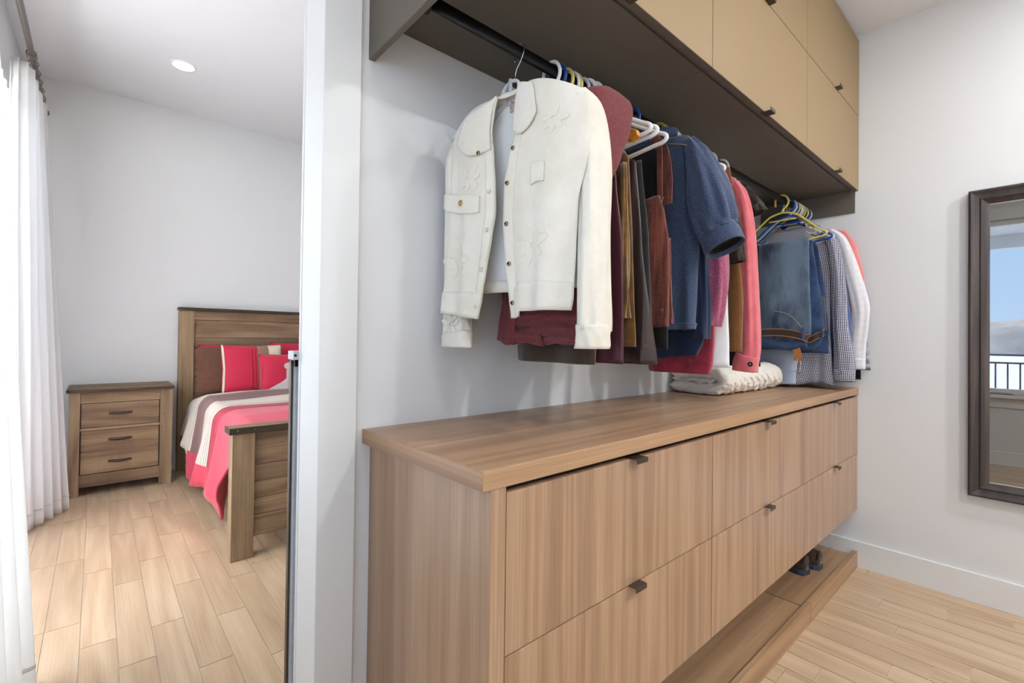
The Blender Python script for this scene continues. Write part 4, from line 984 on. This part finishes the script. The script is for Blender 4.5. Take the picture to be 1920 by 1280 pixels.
# fuzz: short fibres standing off the sleeve, uncountable
rnd = random.Random(5); fz = MB()
for i in range(700):
    v = rnd.random(); a = rnd.uniform(0, 2 * PI); z = 1.60 - .42 * v; yc = .72 - .010 * v
    y = yc + .037 * math.cos(a); x = XM - .015 + .032 * math.sin(a); L = rnd.uniform(.004, .011)
    p = Vector((x, y, z)); d = Vector((math.sin(a), math.cos(a), rnd.uniform(-.8, .4))).normalized()
    q = Vector((-d.y, d.x, 0)).normalized() * .0004
    fz.add([p - q, p + q, p + d * L], [(0, 1, 2)])
fo = fz.build('fuzz', 'magenta', g, fix=False); fo['kind'] = 'stuff'
hanger(1.462, 'h_white', 'white plastic hanger with its end showing above the magenta shoulder', -.05, big=True, dy=-.005)
# --- raspberry corduroy shirt, white top
g = simple('shirt', 'raspberry red corduroy shirt with the lowest curved hem above the blanket', 'shirt', 1.565, [(1.70, .76, .97, .010), (1.5, .735, 1.0, .018), (1.262, .735, 1.0, .020), (1.121, .737, .99, .021), (1.045, .742, .99, .022), (1.010, .752, .985, .022)], 'redcord', ('h_lilac', 'lilac plastic hanger of the raspberry shirt', .015), part='body', amp=.005, k=30, seed=61)
loft('hem_band', [(1.050, .742, .992, .024), (1.045, .742, .992, .025), (1.015, .750, .988, .025), (1.008, .753, .986, .024)], 1.565, 'redcord', g, amp=.005, k=30, seed=61, m=8, grow=.01)
g = simple('top', 'white cotton top, a narrow strip below the magenta sleeve', 'top', 1.600, [(1.68, .75, .97, .008), (1.40, .715, 1.0, .010), (1.262, .708, 1.0, .013), (1.10, .702, 1.0, .016), (1.033, .701, 1.0, .018)], 'whitec', ('h_white', 'white plastic hanger of the narrow white top', .01), amp=.004, k=40, seed=62)
# --- espresso tee with short sleeve
g = simple('top', 'espresso brown short sleeved top before the caramel knit', 'top', 1.633, [(1.735, .77, .95, .008), (1.69, .738, .98, .014), (1.55, .722, 1.0, .017), (1.37, .72, 1.0, .018), (1.2, .72, 1.0, .018)], 'dkbrown', ('h_white', 'white plastic hanger of the espresso top', .0), part='body', amp=.003, seed=63)
tube_loft('sleeve', [(1.633, .745, 1.70), (1.632, .722, 1.60), (1.632, .706, 1.48), (1.632, .694, 1.392)], [(.014, .018), (.024, .022), (.028, .024), (.030, .025)], 'dkbrown', g, seed=64, m=21, hollow=.04)
g = simple('cardigan', 'caramel brown ribbed cardigan left of the pink shirt', 'cardigan', 1.678, [(1.772, .775, .95, .008), (1.740, .736, .98, .013), (1.60, .717, 1.0, .017), (1.468, .703, 1.0, .018), (1.267, .688, 1.0, .019), (1.086, .690, 1.0, .020)], 'caramel', ('h_white', 'white plastic hanger of the caramel cardigan', -.005), part='body', amp=.003, k=40, seed=65)
# --- pink corduroy shirt
XP = 1.755
g = simple('shirt', 'pink corduroy shirt with a dark button on its cuff', 'shirt', XP, [(1.752, .79, .95, .008), (1.722, .748, .98, .014), (1.64, .722, 1.0, .020), (1.4, .715, 1.0, .022), (1.10, .712, 1.0, .024)], 'pinkcord', ('h_white', 'white plastic hanger of the pink corduroy shirt', 0), part='body', amp=.004, k=36, seed=71)
tube_loft('sleeve', [(XP - .004, .752, 1.705), (XP - .004, .726, 1.645), (XP - .006, .705, 1.52), (XP - .008, .694, 1.28), (XP - .008, .690, 1.12), (XP - .008, .698, 1.065)], [(.014, .022), (.022, .030), (.026, .034), (.029, .036), (.031, .038), (.034, .036)], 'pinkcord', g, seed=72, m=40, amp=.0025, k=6)
tube_loft('cuff', [(XP - .008, .698, 1.075), (XP - .008, .706, 1.045), (XP - .008, .709, 1.016)], [(.040, .040), (.042, .040), (.042, .038)], 'pinkcord', g, m=8, amp=.001, seed=73)
b = MB().disc((XP - .044, .676, 1.043), (-1, -.35, 0), .0085, .003, 18, .001).build('button', 'blackc', g)
MB().disc((XP - .0475, .675, 1.043), (-1, -.35, 0), .002, .0008, 8).build('button_thread', 'whitec', b)
# --- black top, last of the first group
g = simple('top', 'black short sleeved top, last before the gap on the rail', 'top', 1.835, [(1.74, .77, .95, .008), (1.715, .733, .98, .014), (1.60, .722, 1.0, .016), (1.3, .70, 1.0, .018), (1.03, .69, 1.0, .018)], 'dkbrown', ('h_white', 'white plastic hanger of the black top before the gap', .02), part='body', amp=.004, seed=75)
tube_loft('sleeve', [(1.835, .75, 1.70), (1.836, .728, 1.66), (1.838, .712, 1.622), (1.840, .704, 1.60)], [(.014, .018), (.022, .022), (.028, .026), (.032, .028)], 'dkbrown', g, seed=76, m=18, hollow=.03)

# ================================================================== RIGHT-HAND GROUP
hanger(2.515, 'h_yellow', 'yellow plastic hanger in front of the far group, holding jeans')
# jeans folded over the hanger bar
def jeans(label, X, prof, mat, seed, belt_pts, hang):
    g = garment('jeans', label, 'jeans', X, prof[-1][0], 'folded jeans on the rail')
    loft('legs', prof, X, mat, g, amp=.004, k=30, seed=seed)
    return g
g = jeans('faded blue jeans folded over the yellow hanger with a dark belt', 2.50, [(1.612, .728, 1.0, .006), (1.60, .727, 1.0, .016), (1.351, .722, 1.0, .022), (1.226, .716, 1.0, .026), (1.17, .716, 1.0, .030), (1.125, .735, 1.0, .030), (1.100, .77, .99, .026)], 'jeans', 81, None, None)
bl = band('belt', [(2.462, .985, 1.160), (2.458, .93, 1.166), (2.456, .86, 1.170), (2.458, .79, 1.164), (2.462, .745, 1.152), (2.472, .722, 1.140)], .034, .004, 'beltlea', g)
for dz in (.016, -.016):
    band('belt_edge', [(2.4615, .985, 1.160 + dz), (2.455, .93, 1.166 + dz), (2.453, .86, 1.170 + dz), (2.455, .79, 1.164 + dz), (2.459, .745, 1.152 + dz), (2.469, .722, 1.140 + dz)], .004, .004, 'beltedge', bl)
for y in (.92, .735):
    band('belt_loop', [(2.452, y, 1.19), (2.450, y + .001, 1.165), (2.456, y, 1.138)], .012, .004, 'jeansdk', g, (0, 1, 0))
tube_loft('pocket_seam', [(2.474, .90, 1.275), (2.470, .84, 1.268), (2.468, .79, 1.245), (2.466, .755, 1.205), (2.466, .74, 1.185)], [(.0016, .0016)] * 5, 'thread', g, m=20, n=8, amp=0, hollow=.002)
tube_loft('folded_waist', [(2.47, .98, 1.118), (2.465, .88, 1.112), (2.468, .79, 1.102), (2.48, .73, 1.12)], [(.018, .012)] * 4, 'jeansdk', g, m=16, seed=4)
bt = band('belt_end', [(2.475, .79, 1.105), (2.468, .768, 1.090), (2.465, .760, 1.06), (2.466, .762, 1.035)], .030, .004, 'beltedge', g, (0, 1, 0))
MB().tube(spline([(2.462, .775, 1.04), (2.455, .782, 1.005), (2.455, .778, .990), (2.455, .755, .985), (2.455, .748, .992), (2.462, .748, 1.035)], 4), .0022, 6).build('buckle', 'chrome', bt, smooth=True)
MB().tube([(2.462, .761, 1.045), (2.453, .764, .990)], .0018, 6).build('buckle_prong', 'chrome', bt)
g = jeans('darker blue jeans right behind the belted pair', 2.555, [(1.612, .73, 1.0, .006), (1.60, .728, 1.0, .012), (1.45, .708, 1.0, .018), (1.326, .690, 1.0, .020), (1.177, .678, 1.0, .022), (1.12, .690, 1.0, .024), (1.085, .72, 1.0, .020)], 'jeansdk', 82, None, None)
bl = band('belt', [(2.528, .765, 1.140), (2.527, .73, 1.136), (2.528, .70, 1.152), (2.545, .676, 1.168)], .030, .004, 'beltlea', g)
for dz in (.014, -.014): band('belt_edge', [(2.526, .765, 1.140 + dz), (2.525, .73, 1.136 + dz), (2.526, .70, 1.152 + dz), (2.543, .676, 1.168 + dz)], .003, .004, 'beltedge', bl)
band('belt_loop', [(2.527, .682, 1.19), (2.524, .681, 1.168), (2.528, .682, 1.142)], .011, .004, 'jeansdk', g, (0, 1, 0))
g = jeans('navy jeans with stitched side seam, third of the folded jeans', 2.592, [(1.612, .73, 1.0, .006), (1.58, .715, 1.0, .010), (1.326, .680, 1.0, .012), (1.177, .668, 1.0, .013), (1.07, .668, 1.0, .014)], 'jeansdk', 83, None, None)
for y in (.676, .683): tube_loft('side_seam', [(2.581, y + .012, 1.34), (2.579, y + .004, 1.26), (2.578, y, 1.18)], [(.001, .001)] * 3, 'thread', g, m=9, n=6, amp=0, hollow=.001)
simple('trousers', 'black trousers deep in the gap beside the blanket', 'trousers', 2.45, [(1.60, .93, 1.03, .008), (1.3, .925, 1.04, .014), (.985, .925, 1.04, .018)], 'blackc', None, part='legs', amp=.004, seed=84)
simple('shirt', 'pale blue grey shirt whose tail reaches almost to the worktop', 'shirt', 2.575, [(1.15, .80, 1.0, .010), (1.05, .80, .985, .018), (.918, .803, .985, .022)], 'paleblue', None, part='body', amp=.004, k=14, seed=85, hem_drop=lambda a: -.006 * math.sin(a * PI))
# shirts
def shirt(label, X, prof, slv, rad, mat, seed, tail=None, collar=True):
    g = garment('shirt', label, 'shirt', X, prof[-1][0], 'shirts at the far end of the rail')
    loft('body', prof, X, mat, g, amp=.006, k=44, seed=seed, hem_drop=tail)
    if slv:
        tube_loft('sleeve', [(X - .004, y, z) for y, z in slv], rad, mat, g, seed=seed + 1, m=36, amp=.003, k=6)
        (ya, za), (yb, zb) = slv[-2], slv[-1]
        tube_loft('cuff', [(X - .004, yb + (ya - yb) * .3, zb + .02), (X - .004, yb, zb), (X - .004, yb - .002, zb - .035)], [(rad[-1][0] + .002, rad[-1][1] + .002)] * 3, mat, g, m=6, amp=.001, seed=seed + 2)
    if collar:
        MB().grid(lambda u, v: (X - .03 + .06 * v + .01 * math.sin(v * 6), .79 + .11 * u, 1.70 + .03 * math.sin(u * PI) + .02 * math.sin(v * PI)), 14, 10).build('collar', mat, g, smooth=True, solid=.003)
    return g
shirt('navy and white micro check shirt with a long sleeve and curved tail', 2.645, [(1.70, .78, .92, .010), (1.655, .715, .99, .018), (1.60, .678, 1.02, .022), (1.45, .672, 1.03, .024), (1.2, .675, 1.03, .026), (1.0, .665, 1.03, .027), (.915, .655, 1.02, .027)],
      [(.715, 1.655), (.672, 1.605), (.652, 1.50), (.640, 1.35), (.634, 1.20), (.620, 1.05), (.620, .975)], [(.016, .018), (.024, .024), (.026, .028), (.028, .030), (.030, .030), (.040, .030), (.042, .028)], 'checknavy', 91, lambda a: .012 * math.sin(a * 9))
hanger(2.600, 'h_blue', 'blue plastic hanger, first of the blue pair above the jeans'); hanger(2.630, 'h_lilac', 'lilac plastic hanger between the blue ones at the far end')
hanger(2.648, 'h_blue', 'blue plastic hanger of the check shirt', .02)
shirt('steel blue shirt, a narrow strip behind the check shirt', 2.697, [(1.70, .78, .92, .008), (1.63, .70, .99, .014), (1.50, .640, 1.02, .018), (1.23, .604, 1.03, .019), (.979, .590, 1.03, .020), (.935, .598, 1.03, .020)], None, None, 'blueshirt', 94, None, False)
hanger(2.676, 'h_yellow', 'yellow plastic hanger among the blue and white far hooks', small=True)
hanger(2.712, 'h_white', 'white plastic hanger, middle of the far hooks', small=True); hanger(2.735, 'h_lilac', 'lilac plastic hanger right of the middle far hook', small=True)
shirt('pale plaid shirt with a bent sleeve, bright beside the wall', 2.755, [(1.715, .78, .92, .008), (1.68, .70, .99, .014), (1.50, .64, 1.02, .017), (1.2, .62, 1.03, .018), (1.0, .615, 1.03, .018), (.97, .62, 1.03, .018)],
      [(.71, 1.685), (.660, 1.63), (.624, 1.50), (.584, 1.32), (.580, 1.24), (.594, 1.12), (.600, 1.03)], [(.014, .012), (.022, .016), (.032, .020), (.036, .022), (.035, .022), (.036, .020), (.038, .018)], 'paleplaid', 95)
hanger(2.765, 'h_yellow', 'yellow plastic hanger of the pale plaid shirt', small=True)
shirt('salmon pink shirt mostly hidden behind the pale plaid one', 2.806, [(1.715, .77, .92, .006), (1.685, .650, .99, .010), (1.60, .604, 1.02, .012), (1.443, .578, 1.03, .013), (1.30, .570, 1.03, .013), (1.05, .59, 1.03, .013)], None, None, 'salmon', 98, None, False)
hanger(2.806, 'h_yellow', 'yellow plastic hanger of the salmon shirt', small=True)
shirt('grey plaid shirt with only its sleeve end showing at the wall', 2.834, [(1.70, .78, .92, .005), (1.6, .66, 1.0, .008), (1.234, .577, 1.03, .009), (.989, .556, 1.03, .009)], None, None, 'greyplaid', 99, None, False)
hanger(2.836, 'h_blue', 'blue plastic hanger nearest the right wall', small=True)
simple('shirt', 'black shirt with its hem corner showing lowest at the wall', 'shirt', 2.860, [(1.70, .78, .92, .005), (1.6, .68, 1.0, .006), (.998, .600, 1.03, .007), (.940, .600, 1.03, .007)], 'blackc', ('h_lilac', 'lilac plastic hanger touching the right wall', 0), part='body', amp=.001, seed=100)

# ================================================================== BLANKET
MT['fleece'] = fabric('cream_fleece', (244, 238, 226), (234, 226, 212), scale=60, weave=130, bmp=1.0, sheen=.6)
bk = thing('blanket', 'fluffy cream blanket folded on the worktop under the pink shirt', 'blanket', (2.15, .94, .9))
def vnoise(x, y, z):
    return math.sin(x * 1.7 + 1.3 * math.sin(y * 1.1 + z)) * math.sin(y * 1.3 + 1.1 * math.sin(z * 1.7 + x)) + .5 * math.sin(z * 2.3 + x * 1.9 + 1.7 * math.sin(y * 2.1))
def fleece_layer(name, pts, th, xa, xb, seed, rnd_end=.03):
    P = spline([(0, y, z) for y, z in pts], 10); n = len(P); rs = []; NX = 110
    for a in range(NX + 1):
        u = a / NX; d = min(u, 1 - u) * (xb - xa); e = min(1, d / rnd_end); e = math.sqrt(max(.0, 1 - (1 - e) ** 2)); x = xa + (xb - xa) * u
        ring = []
        loop = [(i, q) for i in range(n) for q in (1,)] + [(n - 1, 0)] + [(i, -1) for i in reversed(range(n))] + [(0, 0)]
        for i, q in loop:
            t = (P[min(i + 1, n - 1)] - P[max(i - 1, 0)]).normalized(); nn = Vector((0, -t.z, t.y))
            p = P[i] + nn * (th / 2 * q * (.35 + .65 * e))
            if q == 0: p = p + t * (th * .4 if i == n - 1 else -th * .4)
            w = .0035 * vnoise(x * 55 + seed, p.y * 60, p.z * 60) + .0018 * vnoise(x * 160, p.y * 170 + seed, p.z * 170)
            ring.append((x + .004 * vnoise(p.y * 70, p.z * 70, seed), p.y + w, max(.9005, p.z + w)))
        rs.append(ring)
    MB().rings(rs).build(name, 'fleece', bk, smooth=True)
fleece_layer('folded_layer', [(1.068, .930), (.98, .925), (.90, .927), (.866, .938), (.854, .960), (.866, .982), (.90, .994), (.98, .994), (1.062, .985)], .052, 1.885, 2.50, 1)
fleece_layer('inner_layer', [(1.062, .960), (.98, .960), (.895, .961)], .022, 1.89, 2.46, 3)

# ================================================================== SHOES
MT['suede'] = fabric('dark_brown_suede', (74, 56, 44), (62, 46, 36), scale=30, bmp=.2)
MT['sole'] = plain('dark_blue_grey_sole', (58, 66, 84), .6)
MT['lace'] = plain('brown_lace', (40, 30, 24), .8)
def shoe(cx, y0, yw, label):
    t = thing('shoe', label, 'shoe', (cx, y0 + .14, .0565), 'pair of brown shoes in the tray')
    def tr(x, y, z):
        c, s = math.cos(yw), math.sin(yw); return (cx + x * c - y * s, y0 + x * s + y * c, .0565 + z)
    L = .275
    wid = [(0, .018), (.02, .032), (.06, .036), (.12, .034), (.17, .040), (.21, .042), (.25, .030), (.27, .012), (L, .004)]
    def wat(y):
        for a, b in zip(wid, wid[1:]):
            if y <= b[0]: return a[1] + (b[1] - a[1]) * (y - a[0]) / (b[0] - a[0])
        return .004
    top = [(0, .085), (.03, .090), (.07, .085), (.11, .092), (.14, .080), (.19, .055), (.24, .045), (.27, .03), (L, .022)]
    def tat(y):
        for a, b in zip(top, top[1:]):
            if y <= b[0]: return a[1] + (b[1] - a[1]) * (y - a[0]) / (b[0] - a[0])
        return .022
    rs = []; so = []
    for i in range(29):
        y = L * i / 28; w = wat(y); h = tat(y); r = []
        for k in range(20):
            q = PI * k / 19; r.append(tr(w * math.cos(q) * (1 - .25 * math.sin(q) ** 2), y + .006 * math.sin(q) * (1 if i < 4 else 0), .016 + (h - .016) * math.sin(q) ** .8))
        rs.append(r + [tr(-w * .5, y, .014), tr(w * .5, y, .014)])
        w2 = w + .0035
        so.append([tr(-w2, y - .003, .0003), tr(w2, y - .003, .0003), tr(w2, y - .003, .012), tr(w2 - .002, y - .003, .022 if y < .07 else .018), tr(-w2 + .002, y - .003, .022 if y < .07 else .018), tr(-w2, y - .003, .012)])
    up = MB().rings(rs).build('upper', 'suede', t, smooth=True)
    MB().rings(so).build('sole', 'sole', t, .001)
    MB().rings([[tr((wat(y) + .0006) * math.cos(PI * k / 15), y - .0015, .05 + .036 * math.sin(PI * k / 15)) for k in range(16)] for y in (.0, .008)]).build('heel_counter', 'suede', t)
    for k in range(4):
        y = .125 + .018 * k; MB().tube([tr(-.02, y, tat(y) - .004), tr(0, y + .004, tat(y) + .003), tr(.02, y, tat(y) - .004)], .002, 6).build('lace', 'lace', t)
shoe(2.455, .715, -.25, 'brown suede shoe with dark sole, nearer of the pair in the tray')
shoe(2.565, .690, -.05, 'brown suede shoe with dark sole, farther of the pair in the tray')
